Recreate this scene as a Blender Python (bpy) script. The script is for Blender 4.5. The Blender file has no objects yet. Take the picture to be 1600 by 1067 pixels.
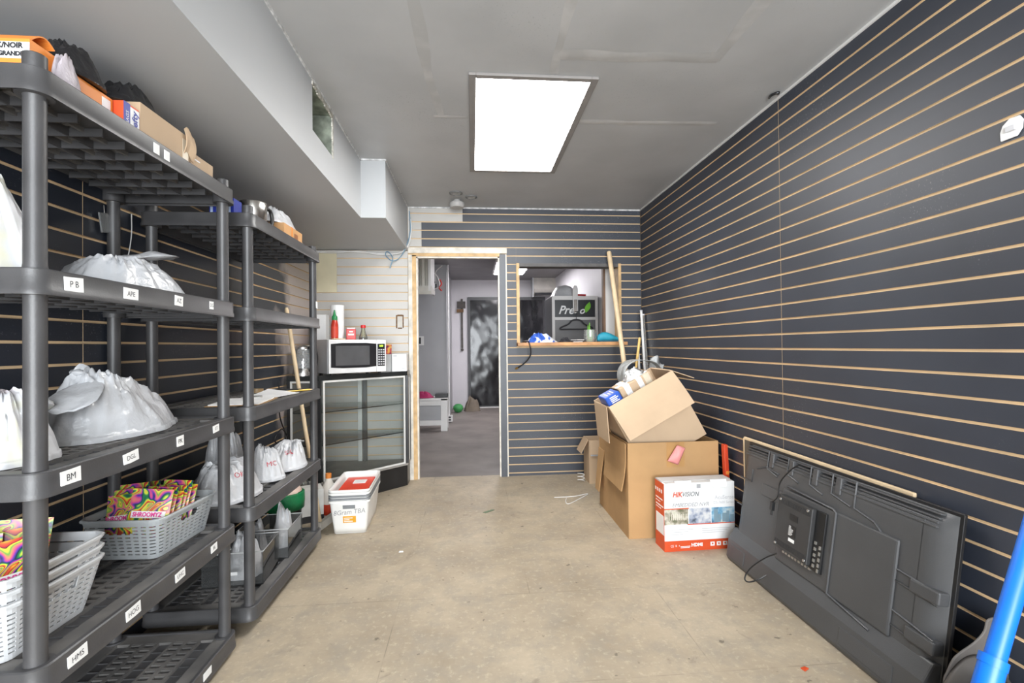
import bpy, math, random
from mathutils import Vector, Matrix, noise
PI = math.pi
SC = bpy.context.scene
COL = SC.collection
# ------------------------------------------------------------------ camera
F_PX, YAW, PITCH, ROLL, CAM_H = 741.2, 0.0828, 0.0091, -0.0108, 1.1861
cam = bpy.data.cameras.new('camera')
cam.sensor_width = 36.0
cam.lens = F_PX / 1600.0 * 36.0
cam.clip_start = 0.02
camo = bpy.data.objects.new('camera', cam)
COL.objects.link(camo)
r0 = Vector((math.cos(YAW), -math.sin(YAW), 0))
fw = Vector((math.sin(YAW) * math.cos(PITCH), math.cos(YAW) * math.cos(PITCH), math.sin(PITCH)))
u0 = Vector((-math.sin(YAW) * math.sin(PITCH), -math.cos(YAW) * math.sin(PITCH), math.cos(PITCH)))
cr = r0 * math.cos(ROLL) + u0 * math.sin(ROLL)
cu = -r0 * math.sin(ROLL) + u0 * math.cos(ROLL)
camo.matrix_world = Matrix(((cr.x, cu.x, -fw.x, 0), (cr.y, cu.y, -fw.y, 0), (cr.z, cu.z, -fw.z, CAM_H), (0, 0, 0, 1)))
SC.camera = camo
# ------------------------------------------------------------------ sky, daylight through the shop front, exposure
world = bpy.data.worlds.new('sky')
SC.world = world
world.use_nodes = True
bg = world.node_tree.nodes['Background']
bg.inputs[0].default_value = (0.80, 0.90, 1.0, 1)
bg.inputs[1].default_value = 1.2
day = bpy.data.lights.new('window_front_offscreen', 'AREA')
day.shape = 'RECTANGLE'; day.size = 2.6; day.size_y = 2.07
day.energy = 200
day.color = (0.93, 0.97, 1.0)
dayo = bpy.data.objects.new('window_front_offscreen', day)
dayo.location = (0.1, -2.14, 1.285)     # just outside the shop front opening behind the camera
dayo.rotation_euler = (PI / 2, 0, 0)     # shines along +Y, into the shop
COL.objects.link(dayo)
VS = SC.view_settings
VS.view_transform = 'Standard'; VS.look = 'None'; VS.gamma = 1.0; VS.use_curve_mapping = False
VS.exposure = 0.72

# ------------------------------------------------------------------ materials
MATS = {}
def nodes_of(name):
    m = bpy.data.materials.new(name); m.use_nodes = True
    nt = m.node_tree
    return m, nt, nt.nodes['Principled BSDF']
def mat(name, col=(.5, .5, .5), rough=.5, metal=0., var=.12, scale=9., bump=0., bscale=60., emit=0., spec=.5, trans=0., coord='Object', sheen=0., alpha=1., detail=3.):
    if name in MATS: return MATS[name]
    m, nt, b = nodes_of(name)
    N = nt.nodes.new; L = nt.links.new
    tc = N('ShaderNodeTexCoord')
    if coord == 'World':
        src = N('ShaderNodeNewGeometry').outputs['Position']
    else:
        src = tc.outputs[coord]
    nz = N('ShaderNodeTexNoise'); nz.inputs['Scale'].default_value = scale; nz.inputs['Detail'].default_value = detail
    L(src, nz.inputs['Vector'])
    rp = N('ShaderNodeValToRGB')
    rp.color_ramp.elements[0].position = .3; rp.color_ramp.elements[1].position = .72
    rp.color_ramp.elements[0].color = tuple(max(0, c * (1 - var)) for c in col) + (1,)
    rp.color_ramp.elements[1].color = tuple(min(1, c * (1 + var)) for c in col) + (1,)
    L(nz.outputs['Fac'], rp.inputs['Fac']); L(rp.outputs['Color'], b.inputs['Base Color'])
    b.inputs['Roughness'].default_value = rough; b.inputs['Metallic'].default_value = metal
    b.inputs['Specular IOR Level'].default_value = spec
    if trans: b.inputs['Transmission Weight'].default_value = trans
    if alpha < 1: b.inputs['Alpha'].default_value = alpha
    if bump:
        n2 = N('ShaderNodeTexNoise'); n2.inputs['Scale'].default_value = bscale; n2.inputs['Detail'].default_value = 4
        L(src, n2.inputs['Vector'])
        bp = N('ShaderNodeBump'); bp.inputs['Strength'].default_value = bump; bp.inputs['Distance'].default_value = .01
        L(n2.outputs['Fac'], bp.inputs['Height']); L(bp.outputs['Normal'], b.inputs['Normal'])
    if emit:
        L(rp.outputs['Color'], b.inputs['Emission Color']); b.inputs['Emission Strength'].default_value = emit
    MATS[name] = m
    return m
def clear_mat(name, tint=(.9, .95, .93), gloss=.10, haze=.05, rough=.03):
    if name in MATS: return MATS[name]
    m = bpy.data.materials.new(name); m.use_nodes = True
    nt = m.node_tree; nt.nodes.clear(); N = nt.nodes.new; L = nt.links.new
    out = N('ShaderNodeOutputMaterial'); tr = N('ShaderNodeBsdfTransparent'); gl = N('ShaderNodeBsdfGlossy'); df = N('ShaderNodeBsdfDiffuse')
    nz = N('ShaderNodeTexNoise'); nz.inputs['Scale'].default_value = 14
    mr = N('ShaderNodeMapRange'); mr.inputs['To Min'].default_value = haze * .5; mr.inputs['To Max'].default_value = haze * 1.5
    L(nz.outputs['Fac'], mr.inputs['Value'])
    tr.inputs[0].default_value = tint + (1,); gl.inputs['Roughness'].default_value = rough; df.inputs[0].default_value = (.85, .88, .88, 1)
    fr = N('ShaderNodeFresnel'); fr.inputs[0].default_value = 1.45
    ad = N('ShaderNodeMath'); ad.operation = 'ADD'; ad.inputs[1].default_value = gloss * .4; L(fr.outputs[0], ad.inputs[0])
    m1 = N('ShaderNodeMixShader'); m2 = N('ShaderNodeMixShader')
    L(mr.outputs[0], m1.inputs[0]); L(tr.outputs[0], m1.inputs[1]); L(df.outputs[0], m1.inputs[2])
    L(ad.outputs[0], m2.inputs[0]); L(m1.outputs[0], m2.inputs[1]); L(gl.outputs[0], m2.inputs[2]); L(m2.outputs[0], out.inputs[0])
    MATS[name] = m
    return m
def ramp_mat(name, stops, scale=4., detail=2., distortion=0., rough=.5, coord='Object', const=False, bands=None):
    """colour ramp driven by noise (optionally repeated into contour bands)"""
    if name in MATS: return MATS[name]
    m, nt, b = nodes_of(name); N = nt.nodes.new; L = nt.links.new
    tc = N('ShaderNodeTexCoord')
    nz = N('ShaderNodeTexNoise'); nz.inputs['Scale'].default_value = scale; nz.inputs['Detail'].default_value = detail; nz.inputs['Distortion'].default_value = distortion
    L(tc.outputs[coord], nz.inputs['Vector'])
    fac = nz.outputs['Fac']
    if bands:
        mu = N('ShaderNodeMath'); mu.operation = 'MULTIPLY'; mu.inputs[1].default_value = bands; L(fac, mu.inputs[0])
        fr = N('ShaderNodeMath'); fr.operation = 'FRACT'; L(mu.outputs[0], fr.inputs[0]); fac = fr.outputs[0]
    rp = N('ShaderNodeValToRGB'); cr_ = rp.color_ramp
    if const: cr_.interpolation = 'CONSTANT'
    while len(cr_.elements) < len(stops): cr_.elements.new(.5)
    for e, (p, c) in zip(cr_.elements, stops): e.position = p; e.color = tuple(c) + (1,)
    L(fac, rp.inputs['Fac']); L(rp.outputs['Color'], b.inputs['Base Color']); b.inputs['Roughness'].default_value = rough
    MATS[name] = m
    return m
def two_tone(name, a, b_, thresh, soft, axis=None, scale=3., amount=.6, rough=.4, speck=0., speck_col=(.6, .6, .6), pos=None, spec=.5):
    """two paints; the border between them wanders with noise and (axis) world position; optional dried dust specks"""
    if name in MATS: return MATS[name]
    m, nt, b = nodes_of(name); N = nt.nodes.new; L = nt.links.new
    g = N('ShaderNodeNewGeometry'); P = g.outputs['Position']
    nz = N('ShaderNodeTexNoise'); nz.inputs['Scale'].default_value = scale; nz.inputs['Detail'].default_value = 5; L(P, nz.inputs['Vector'])
    val = nz.outputs['Fac']
    if axis is not None:
        sx = N('ShaderNodeSeparateXYZ'); L(P, sx.inputs[0])
        s1 = N('ShaderNodeMath'); s1.operation = 'SUBTRACT'; L(sx.outputs[axis], s1.inputs[0]); s1.inputs[1].default_value = pos
        a1 = N('ShaderNodeMath'); a1.operation = 'MULTIPLY_ADD'; L(nz.outputs['Fac'], a1.inputs[0]); a1.inputs[1].default_value = amount; L(s1.outputs[0], a1.inputs[2])
        val = a1.outputs[0]
    mr = N('ShaderNodeMapRange'); mr.inputs['From Min'].default_value = thresh - soft; mr.inputs['From Max'].default_value = thresh + soft
    L(val, mr.inputs['Value'])
    mx = N('ShaderNodeMix'); mx.data_type = 'RGBA'; mx.inputs[6].default_value = a + (1,); mx.inputs[7].default_value = b_ + (1,)
    L(mr.outputs[0], mx.inputs[0]); out = mx.outputs[2]
    if speck:
        vz = N('ShaderNodeTexNoise'); vz.inputs['Scale'].default_value = 140; vz.inputs['Detail'].default_value = 2; L(P, vz.inputs['Vector'])
        lz = N('ShaderNodeTexNoise'); lz.inputs['Scale'].default_value = 1.7; lz.inputs['Detail'].default_value = 3; L(P, lz.inputs['Vector'])
        r1 = N('ShaderNodeMapRange'); r1.inputs['From Min'].default_value = .64; r1.inputs['From Max'].default_value = .74; L(vz.outputs['Fac'], r1.inputs['Value'])
        r2 = N('ShaderNodeMapRange'); r2.inputs['From Min'].default_value = .5; r2.inputs['From Max'].default_value = .68; L(lz.outputs['Fac'], r2.inputs['Value'])
        mm = N('ShaderNodeMath'); mm.operation = 'MULTIPLY'; L(r1.outputs[0], mm.inputs[0]); L(r2.outputs[0], mm.inputs[1])
        m3 = N('ShaderNodeMath'); m3.operation = 'MULTIPLY'; m3.inputs[1].default_value = speck; L(mm.outputs[0], m3.inputs[0])
        mx2 = N('ShaderNodeMix'); mx2.data_type = 'RGBA'; L(m3.outputs[0], mx2.inputs[0]); L(out, mx2.inputs[6]); mx2.inputs[7].default_value = speck_col + (1,)
        out = mx2.outputs[2]
    L(out, b.inputs['Base Color']); b.inputs['Roughness'].default_value = rough; b.inputs['Specular IOR Level'].default_value = spec
    MATS[name] = m
    return m

# ------------------------------------------------------------------ mesh helpers
class MB:
    def __init__(s): s.v = []; s.f = []; s.m = []
    def add(s, vs, fs, mi=0, M=None):
        o = len(s.v)
        for p in vs:
            p = Vector(p)
            s.v.append(tuple(M @ p) if M else tuple(p))
        for i, f in enumerate(fs):
            s.f.append(tuple(o + k for k in f)); s.m.append(mi[i] if isinstance(mi, (list, tuple)) else mi)
        return s
    def box(s, x0, x1, y0, y1, z0, z1, mi=0, M=None):
        vs = [(x, y, z) for z in (z0, z1) for y in (y0, y1) for x in (x0, x1)]
        return s.add(vs, [(0, 2, 3, 1), (4, 5, 7, 6), (0, 1, 5, 4), (2, 6, 7, 3), (0, 4, 6, 2), (1, 3, 7, 5)], mi, M)
    def quad(s, a, b, c, d, mi=0, M=None): return s.add([a, b, c, d], [(0, 1, 2, 3)], mi, M)
    def prism(s, poly, z0, z1, mi=0, M=None):
        n = len(poly)
        vs = [(x, y, z0) for x, y in poly] + [(x, y, z1) for x, y in poly]
        fs = [tuple(range(n - 1, -1, -1)), tuple(range(n, 2 * n))] + [(i, (i + 1) % n, n + (i + 1) % n, n + i) for i in range(n)]
        return s.add(vs, fs, mi, M)
    def lathe(s, prof, n=20, mi=0, M=None, cap=True):
        vs = []; fs = []
        for r, z in prof:
            for i in range(n):
                a = 2 * PI * i / n; vs.append((r * math.cos(a), r * math.sin(a), z))
        for k in range(len(prof) - 1):
            for i in range(n):
                j = (i + 1) % n; fs.append((k * n + i, k * n + j, (k + 1) * n + j, (k + 1) * n + i))
        if cap:
            if prof[0][0] > 1e-5: fs.append(tuple(range(n - 1, -1, -1)))
            if prof[-1][0] > 1e-5: fs.append(tuple((len(prof) - 1) * n + i for i in range(n)))
        return s.add(vs, fs, mi, M)
    def tube(s, pts, r, n=8, mi=0, M=None, r1=None):
        pts = [Vector(p) for p in pts]; vs = []; fs = []
        t = (pts[1] - pts[0]).normalized()
        up = Vector((0, 0, 1)) if abs(t.z) < .9 else Vector((1, 0, 0))
        a = t.cross(up).normalized()
        for k, p in enumerate(pts):
            if k == 0: t = (pts[1] - p).normalized()
            elif k == len(pts) - 1: t = (p - pts[k - 1]).normalized()
            else: t = ((pts[k + 1] - p).normalized() + (p - pts[k - 1]).normalized()).normalized()
            a = (a - t * a.dot(t)).normalized(); b = t.cross(a)
            rr = r if r1 is None else r + (r1 - r) * k / (len(pts) - 1)
            for i in range(n):
                an = 2 * PI * i / n; vs.append(p + a * (rr * math.cos(an)) + b * (rr * math.sin(an)))
        for k in range(len(pts) - 1):
            for i in range(n):
                j = (i + 1) % n; fs.append((k * n + i, k * n + j, (k + 1) * n + j, (k + 1) * n + i))
        fs.append(tuple(range(n - 1, -1, -1))); fs.append(tuple((len(pts) - 1) * n + i for i in range(n)))
        return s.add(vs, fs, mi, M)
    def grid(s, fn, nu, nv, mi=0, closeu=False, skip=None, M=None):
        vs = []; fs = []; cu_ = nu if closeu else nu + 1
        for j in range(nv + 1):
            for i in range(cu_): vs.append(fn(i / nu, j / nv))
        for j in range(nv):
            for i in range(nu):
                if skip and skip(i, j): continue
                i2 = (i + 1) % cu_
                fs.append((j * cu_ + i, j * cu_ + i2, (j + 1) * cu_ + i2, (j + 1) * cu_ + i))
        return s.add(vs, fs, mi, M)
    def mesh(s, name, mats, smooth=None):
        me = bpy.data.meshes.new(name)
        me.from_pydata(s.v, [], s.f)
        for mm in (mats if isinstance(mats, (list, tuple)) else [mats]): me.materials.append(mm)
        me.polygons.foreach_set('material_index', s.m)
        if smooth is not None:
            me.polygons.foreach_set('use_smooth', [True] * len(s.f))
            me.update()
            me.set_sharp_from_angle(angle=math.radians(smooth))
        me.update()
        return me
def link(name, me, parent=None, loc=None, rot=None, bevel=0, solid=0, seg=2):
    o = bpy.data.objects.new(name, me); COL.objects.link(o)
    if parent: o.parent = parent
    if loc is not None: o.location = loc
    if rot is not None: o.rotation_euler = rot
    if solid:
        q = o.modifiers.new('thickness', 'SOLIDIFY'); q.thickness = solid; q.offset = 0
    if bevel:
        q = o.modifiers.new('edge', 'BEVEL'); q.width = bevel; q.segments = seg; q.limit_method = 'ANGLE'; q.angle_limit = math.radians(40)
    return o
def part(name, mb, mats, parent=None, loc=None, rot=None, bevel=0, solid=0, smooth=None, label=None, seg=2):
    o = link(name, mb.mesh(name, mats, smooth), parent, loc, rot, bevel, solid, seg)
    if label: o['label'] = label
    return o
def tag(o, label, cat, group=None, kind=None):
    o['label'] = label; o['category'] = cat
    if group: o['group'] = group
    if kind: o['kind'] = kind
    return o
def thing(name, label, cat, loc=(0, 0, 0), rot=(0, 0, 0), group=None, kind=None):
    o = bpy.data.objects.new(name, None); COL.objects.link(o); o.empty_display_size = .05
    o.location = loc; o.rotation_euler = rot
    return tag(o, label, cat, group, kind)
def struct(name, mb, mats, label, cat, parent=None, **k):
    o = part(name, mb, mats, parent, **k)
    if not parent: tag(o, label, cat, None, 'structure')
    return o
def text(s, size, m, parent, loc, rot=(PI / 2, 0, 0), name='lettering', shear=0., sx=1., bold=0., target=None, align='CENTER', spacing=1.):
    cu_ = bpy.data.curves.new('tmp', 'FONT'); cu_.body = s; cu_.size = size; cu_.align_x = align; cu_.align_y = 'CENTER'; cu_.shear = shear; cu_.offset = bold; cu_.space_character = spacing
    cu_.resolution_u = 3
    to = bpy.data.objects.new('tmp', cu_); COL.objects.link(to)
    dg = bpy.context.evaluated_depsgraph_get(); dg.update()
    me = bpy.data.meshes.new_from_object(to.evaluated_get(dg)); me.name = name
    bpy.data.objects.remove(to); bpy.data.curves.remove(cu_)
    me.materials.clear(); me.materials.append(m)
    o = bpy.data.objects.new(name, me); COL.objects.link(o); o.parent = parent; o.location = loc; o.rotation_euler = rot; o.scale = (sx, 1, 1)
    if target:
        q = o.modifiers.new('cling', 'SHRINKWRAP'); q.target = target; q.wrap_method = 'PROJECT'; q.use_negative_direction = True; q.use_positive_direction = True; q.use_project_z = True; q.offset = .0015
    return o
def catmull(pts, n=6):
    P = [Vector(p) for p in pts]; P = [P[0] * 2 - P[1]] + P + [P[-1] * 2 - P[-2]]; out = []
    for i in range(1, len(P) - 2):
        for k in range(n):
            t = k / n; a, b, c, d = P[i - 1:i + 3]
            out.append(.5 * ((2 * b) + (c - a) * t + (2 * a - 5 * b + 4 * c - d) * t * t + (3 * b - a - 3 * c + d) * t ** 3))
    out.append(P[-2]); return out
def rrect(w, d, r, n=5):
    out = []
    for cx, cy, a0 in ((w / 2 - r, d / 2 - r, 0), (-w / 2 + r, d / 2 - r, 90), (-w / 2 + r, -d / 2 + r, 180), (w / 2 - r, -d / 2 + r, 270)):
        for k in range(n + 1):
            a = math.radians(a0 + 90 * k / n); out.append((cx + r * math.cos(a), cy + r * math.sin(a)))
    return out
# ------------------------------------------------------------------ the room
XL, XR, YB, YF, H, S = -1.39, 1.5775, 4.32, -2.0, 2.4456, .0762
BY = 9.2                                   # far wall of the back room
GAP = .0095
m_mdf = mat('raw_mdf', (.66, .50, .31), .8, var=.12, scale=5, coord='World')
m_dark = two_tone('slat_paint_dark', (.017, .021, .033), (.029, .035, .051), .52, .14, scale=1.3, rough=.52, spec=.8, speck=.55, speck_col=(.42, .43, .45))
m_left = two_tone('slat_paint_dark_to_primer', (.020, .024, .034), (.46, .40, .375), .55, .10, axis=1, pos=3.42, amount=.75, scale=3.2, rough=.4, speck=.5, speck_col=(.5, .5, .52))
m_grey = two_tone('slat_paint_grey', (.46, .445, .42), (.54, .525, .50), .5, .2, scale=2.2, rough=.5)
m_floor = None
def floor_mat():
    m, nt, b = nodes_of('worn_floor'); N = nt.nodes.new; L = nt.links.new
    P = N('ShaderNodeNewGeometry').outputs['Position']
    def nz(scale, detail=5, rough=.6, dist=0):
        n = N('ShaderNodeTexNoise'); n.inputs['Scale'].default_value = scale; n.inputs['Detail'].default_value = detail; n.inputs['Roughness'].default_value = rough; n.inputs['Distortion'].default_value = dist
        L(P, n.inputs['Vector']); return n.outputs['Fac']
    def rng(v, a, b2, c=0., d=1.):
        r = N('ShaderNodeMapRange'); r.inputs['From Min'].default_value = a; r.inputs['From Max'].default_value = b2; r.inputs['To Min'].default_value = c; r.inputs['To Max'].default_value = d; L(v, r.inputs['Value']); return r.outputs[0]
    def mix(f, a, b2):
        x = N('ShaderNodeMix'); x.data_type = 'RGBA'
        L(f, x.inputs[0])
        for sock, c in ((x.inputs[6], a), (x.inputs[7], b2)):
            if isinstance(c, tuple): sock.default_value = c + (1,)
            else: L(c, sock)
        return x.outputs[2]
    c = mix(rng(nz(1.6, 6, .65), .38, .62), (.335, .272, .195), (.465, .385, .28))
    c = mix(rng(nz(7, 8, .75), .46, .64, 0, .6), c, (.30, .265, .215))
    c = mix(rng(nz(38, 4, .7), .54, .68, 0, .6), c, (.54, .46, .34))
    c = mix(rng(nz(3.4, 9, .72, 1.6), .61, .68, 0, .6), c, (.21, .175, .13))
    c = mix(rng(nz(21, 3, .5), .69, .73, 0, .8), c, (.13, .11, .08))
    bk_ = N('ShaderNodeTexBrick'); bk_.inputs['Scale'].default_value = 1.0; bk_.inputs['Mortar Size'].default_value = .0022; bk_.inputs['Mortar Smooth'].default_value = .3; bk_.inputs['Brick Width'].default_value = 1.22; bk_.inputs['Row Height'].default_value = .61; bk_.inputs['Color1'].default_value = bk_.inputs['Color2'].default_value = (0, 0, 0, 1); bk_.inputs['Mortar'].default_value = (1, 1, 1, 1)
    wob = N('ShaderNodeVectorMath'); wob.operation = 'ADD'; wob.inputs[1].default_value = (.35, .17, 0); L(P, wob.inputs[0]); L(wob.outputs[0], bk_.inputs['Vector'])
    mk = N('ShaderNodeMath'); mk.operation = 'MULTIPLY'; L(bk_.outputs['Color'], mk.inputs[0]); L(rng(nz(5, 3), .45, .6, .1, .6), mk.inputs[1])
    c = mix(mk.outputs[0], c, (.17, .145, .11))
    L(c, b.inputs['Base Color']); b.inputs['Roughness'].default_value = .55
    bp = N('ShaderNodeBump'); bp.inputs['Strength'].default_value = .12; bp.inputs['Distance'].default_value = .004
    L(nz(50, 5, .7), bp.inputs['Height']); L(bp.outputs['Normal'], b.inputs['Normal'])
    return m
m_floor = floor_mat()
m_floor2 = two_tone('back_room_floor', (.155, .135, .125), (.235, .205, .19), .5, .16, scale=2.6, rough=.5, speck=.3, speck_col=(.5, .45, .4))
m_ceil = two_tone('ceiling_paint', (.39, .393, .396), (.45, .453, .456), .52, .15, scale=2.1, rough=.42, speck=.5, speck_col=(.14, .14, .14))
m_bulk = two_tone('bulkhead_paint', (.42, .43, .44), (.455, .465, .475), .52, .2, scale=1.2, rough=.45)
m_bulkw = m_bulk
m_white = mat('white_paint', (.72, .71, .70), .5, var=.05, scale=4)
m_lav = two_tone('back_room_wall', (.55, .53, .56), (.64, .62, .645), .5, .2, scale=1.4, rough=.55)
m_colg = two_tone('back_column_grey', (.33, .33, .345), (.40, .40, .415), .5, .2, scale=1.5, rough=.5)
m_wood = mat('bare_wood', (.56, .37, .18), .6, var=.22, scale=14)
m_pale = mat('pale_wood', (.68, .52, .33), .6, var=.14, scale=10)
m_black = mat('black_gloss', (.012, .012, .014), .3)

struct('floor', MB().box(XL - .15, XR + .15, YF, YB + .05, -.1, 0), m_floor, 'worn beige shop floor with dark scuffs and stains', 'floor')
struct('floor_back_room', MB().box(-2.2, XR + .15, YB + .05, BY + .1, -.1, 0), m_floor2, 'grey brown painted floor of the back room', 'floor')
struct('ceiling', MB().box(XL - .15, XR + .15, YF, YB + .12, H, H + .1), m_ceil, 'patched grey painted shop ceiling', 'ceiling')
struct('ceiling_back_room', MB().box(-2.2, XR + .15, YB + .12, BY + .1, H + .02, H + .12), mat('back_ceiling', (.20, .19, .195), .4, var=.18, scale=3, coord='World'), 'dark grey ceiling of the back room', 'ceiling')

SLAT_ME = {}
def slat(parent, axis, c, a0, a1, z0, z1, m, sign):
    """one wall slat: axis 'x' runs along X on the plane y=c; axis 'y' runs along Y on the plane x=c; sign = where its face looks"""
    t = .0072
    L_, h_ = round(a1 - a0, 4), round(z1 - z0, 4)
    key = (axis, L_, h_, m.name, sign)
    if key not in SLAT_ME:
        mb = MB(); d0, d1 = (0, t) if sign > 0 else (-t, 0)
        # faces: bottom, top, y0, y1, x0, x1
        if axis == 'y':
            mi = [1, 1, 1, 1, 0, 0]
            mb.box(-d1 if sign < 0 else -t, 0 if sign > 0 else t, -L_ / 2, L_ / 2, -h_ / 2, h_ / 2, mi) if False else mb.box(min(0, -sign * t), max(0, -sign * t), -L_ / 2, L_ / 2, -h_ / 2, h_ / 2, mi)
        else:
            mb.box(-L_ / 2, L_ / 2, min(0, -sign * t), max(0, -sign * t), -h_ / 2, h_ / 2, [1, 1, 0, 0, 1, 1])
        SLAT_ME[key] = mb.mesh('slat', [m, m_mdf])
    o = bpy.data.objects.new('slat', SLAT_ME[key]); COL.objects.link(o); o.parent = parent
    o.location = (c, (a0 + a1) / 2, (z0 + z1) / 2) if axis == 'y' else ((a0 + a1) / 2, c, (z0 + z1) / 2)
    return o
def rows(phase, zmin, zmax):
    k = math.floor((zmin - phase) / S); out = []
    while phase + k * S < zmax:
        a, b = max(zmin, phase + k * S + GAP / 2), min(zmax, phase + (k + 1) * S - GAP / 2)
        if b - a > .006: out.append((a, b))
        k += 1
    return out
# right wall
wr = struct('wall_right', MB().box(XR + .007, XR + .15, YF, YB + .1, 0, H), m_mdf, 'dark slatted display wall with pale grooves', 'wall')
for a, b in rows(1.1555, 0, H - .004):
    for y0, y1 in ((YF, -.2), (-.198, 2.304), (2.3065, YB - .002)):
        slat(wr, 'y', XR, y0, y1, a, b, m_dark, -1)
# left wall
wl = struct('wall_left', MB().box(XL - .15, XL - .007, YF, YB + .1, 0, 2.06), m_mdf, 'dark slatted display wall behind the black racks', 'wall')
for a, b in rows(1.671, 0, 2.052):
    for y0, y1 in ((YF, -.622), (-.62, 1.817), (1.82, YB - .002)):
        slat(wl, 'y', XL, y0, y1, a, b, m_left, 1)
struct('wall_left_upper', MB().box(XL - .15, XL, YF, YB + .1, 2.06, H), m_bulk, 'painted wall above the left slats', 'wall')
# back wall with a doorway and a serving window
DX0, DX1, DZ = -.50, .25, 2.008           # clear doorway
WX0, WX1, WZ0, WZ1 = .405, 1.382, 1.183, 1.94
wb = MB()
y0, y1 = YB + .007, YB + .11
wb.box(XL, DX0 - .02, y0, y1, 0, H); wb.box(DX0 - .02, DX1 + .02, y0, y1, DZ + .02, H)
wb.box(DX1 + .02, WX0, y0, y1, 0, H); wb.box(WX0, WX1, y0, y1, 0, WZ0); wb.box(WX0, WX1, y0, y1, WZ1, H); wb.box(WX1, XR, y0, y1, 0, H)
wbk = struct('wall_back', wb, m_mdf, 'slatted back wall with doorway and serving window', 'wall')
for a, b in rows(1.9803, 0, 2.05):
    slat(wbk, 'x', YB, XL + .002, DX0 - .072, a, b, m_grey, -1)
for a, b in rows(1.932, 0, H - .004):
    zc = (a + b) / 2
    if zc > 2.08:
        xs = -.08 if zc > 2.345 else -.45
        aa = max(a, 2.078)
        slat(wbk, 'x', YB, -.568, xs - .0005, aa, b, m_grey, -1); slat(wbk, 'x', YB, xs, XR - .002, aa, b, m_dark, -1)
    elif WZ0 - .02 < zc < WZ1 + .02:
        slat(wbk, 'x', YB, .318, WX0 - .002, a, b, m_dark, -1); slat(wbk, 'x', YB, WX1 + .002, XR - .002, a, b, m_dark, -1)
    elif zc > WZ1:
        slat(wbk, 'x', YB, .318, WX0 - .002, a, b, m_dark, -1); slat(wbk, 'x', YB, WX0 - .0015, XR - .002, a, b, m_dark, -1)
    else:
        slat(wbk, 'x', YB, .318, XR - .002, a, b, m_dark, -1)
# bulkhead over the left side, with a square duct opening and a deeper box at the end
BX, BZ = -.735, 2.052
VY0, VY1, VZ0, VZ1 = 2.275, 2.595, 2.205, 2.425
bk = MB()
bk.quad((XL, YF, BZ), (XL, 3.23, BZ), (BX, 3.23, BZ), (BX, YF, BZ), 0)
for ya, yb, za, zb in ((YF, VY0, BZ, H), (VY1, 3.23, BZ, H), (VY0, VY1, BZ, VZ0), (VY0, VY1, VZ1, H)):
    bk.quad((BX, ya, za), (BX, yb, za), (BX, yb, zb), (BX, ya, zb), 1)
bk.box(XL, -.572, 3.23, YB - .001, BZ, H, [0, 0, 0, 0, 1, 1])
bko = struct('wall_bulkhead', bk, [m_bulk, m_bulkw], 'boxed grey bulkhead running below the ceiling', 'wall')
dm = mat('duct_liner', (.30, .33, .27), .6, metal=.3, var=.45, scale=16)
dq = MB()
dq.quad((BX - .3, VY0, VZ0), (BX - .3, VY1, VZ0), (BX - .3, VY1, VZ1), (BX - .3, VY0, VZ1))
dq.quad((BX, VY0, VZ0), (BX - .3, VY0, VZ0), (BX - .3, VY0, VZ1), (BX, VY0, VZ1)); dq.quad((BX, VY1, VZ0), (BX, VY1, VZ1), (BX - .3, VY1, VZ1), (BX - .3, VY1, VZ0))
dq.quad((BX, VY0, VZ0), (BX, VY1, VZ0), (BX - .3, VY1, VZ0), (BX - .3, VY0, VZ0)); dq.quad((BX, VY0, VZ1), (BX - .3, VY0, VZ1), (BX - .3, VY1, VZ1), (BX, VY1, VZ1))
for k in range(5): dq.box(BX - .16, BX - .15, VY0 + .12 + k * .036, VY0 + .142 + k * .036, VZ0, VZ1)
part('duct_lining', dq, dm, bko, label='greenish metal duct seen in the cut opening')
rnd = random.Random(4)
rg = MB()
for k in range(26):
    y = VY0 + (VY1 - VY0) * k / 25
    rg.box(BX - .004, BX + .004, y - .008, y + .008, VZ1 - .006 - rnd.random() * .012, VZ1 + .006)
for k in range(14):
    z = VZ0 + (VZ1 - VZ0) * k / 13
    rg.box(BX - .004, BX + .003, VY1 - .004 - rnd.random() * .008, VY1 + .004, z - .009, z + .009)
part('torn_edge', rg, mat('torn_plaster', (.55, .53, .47), .9, var=.4, scale=40), bko)
# paint joints
tr = MB(); tr.box(XR - .009, XR + .004, YF, YB, H - .010, H)
struct('trim_1', tr, m_white, 'white sealant bead along the top of the right wall', 'trim')
tr = MB(); tr.box(-.572, XR - .009, YB - .010, YB, H - .011, H)
struct('trim_2', tr, mat('sealant_grey', (.6, .6, .6), .5, var=.4, scale=30), 'pale sealant bead along the top of the back wall', 'trim')
tr = MB(); tr.box(BX, BX + .006, YF, 3.23, H - .010, H); tr.box(-.572, -.566, 3.224, YB - .011, H - .010, H); tr.box(BX, -.572, 3.222, 3.23, H - .010, H)
struct('trim_3', tr, mat('sealant_grey'), 'uneven pale bead where bulkhead meets ceiling', 'trim')
tr = MB(); tr.box(-.568, -.560, YB - .006, YB + .003, BZ + .02, H - .01)
struct('trim_4', tr, m_white, 'white corner strip beside the bulkhead box', 'trim')
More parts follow.
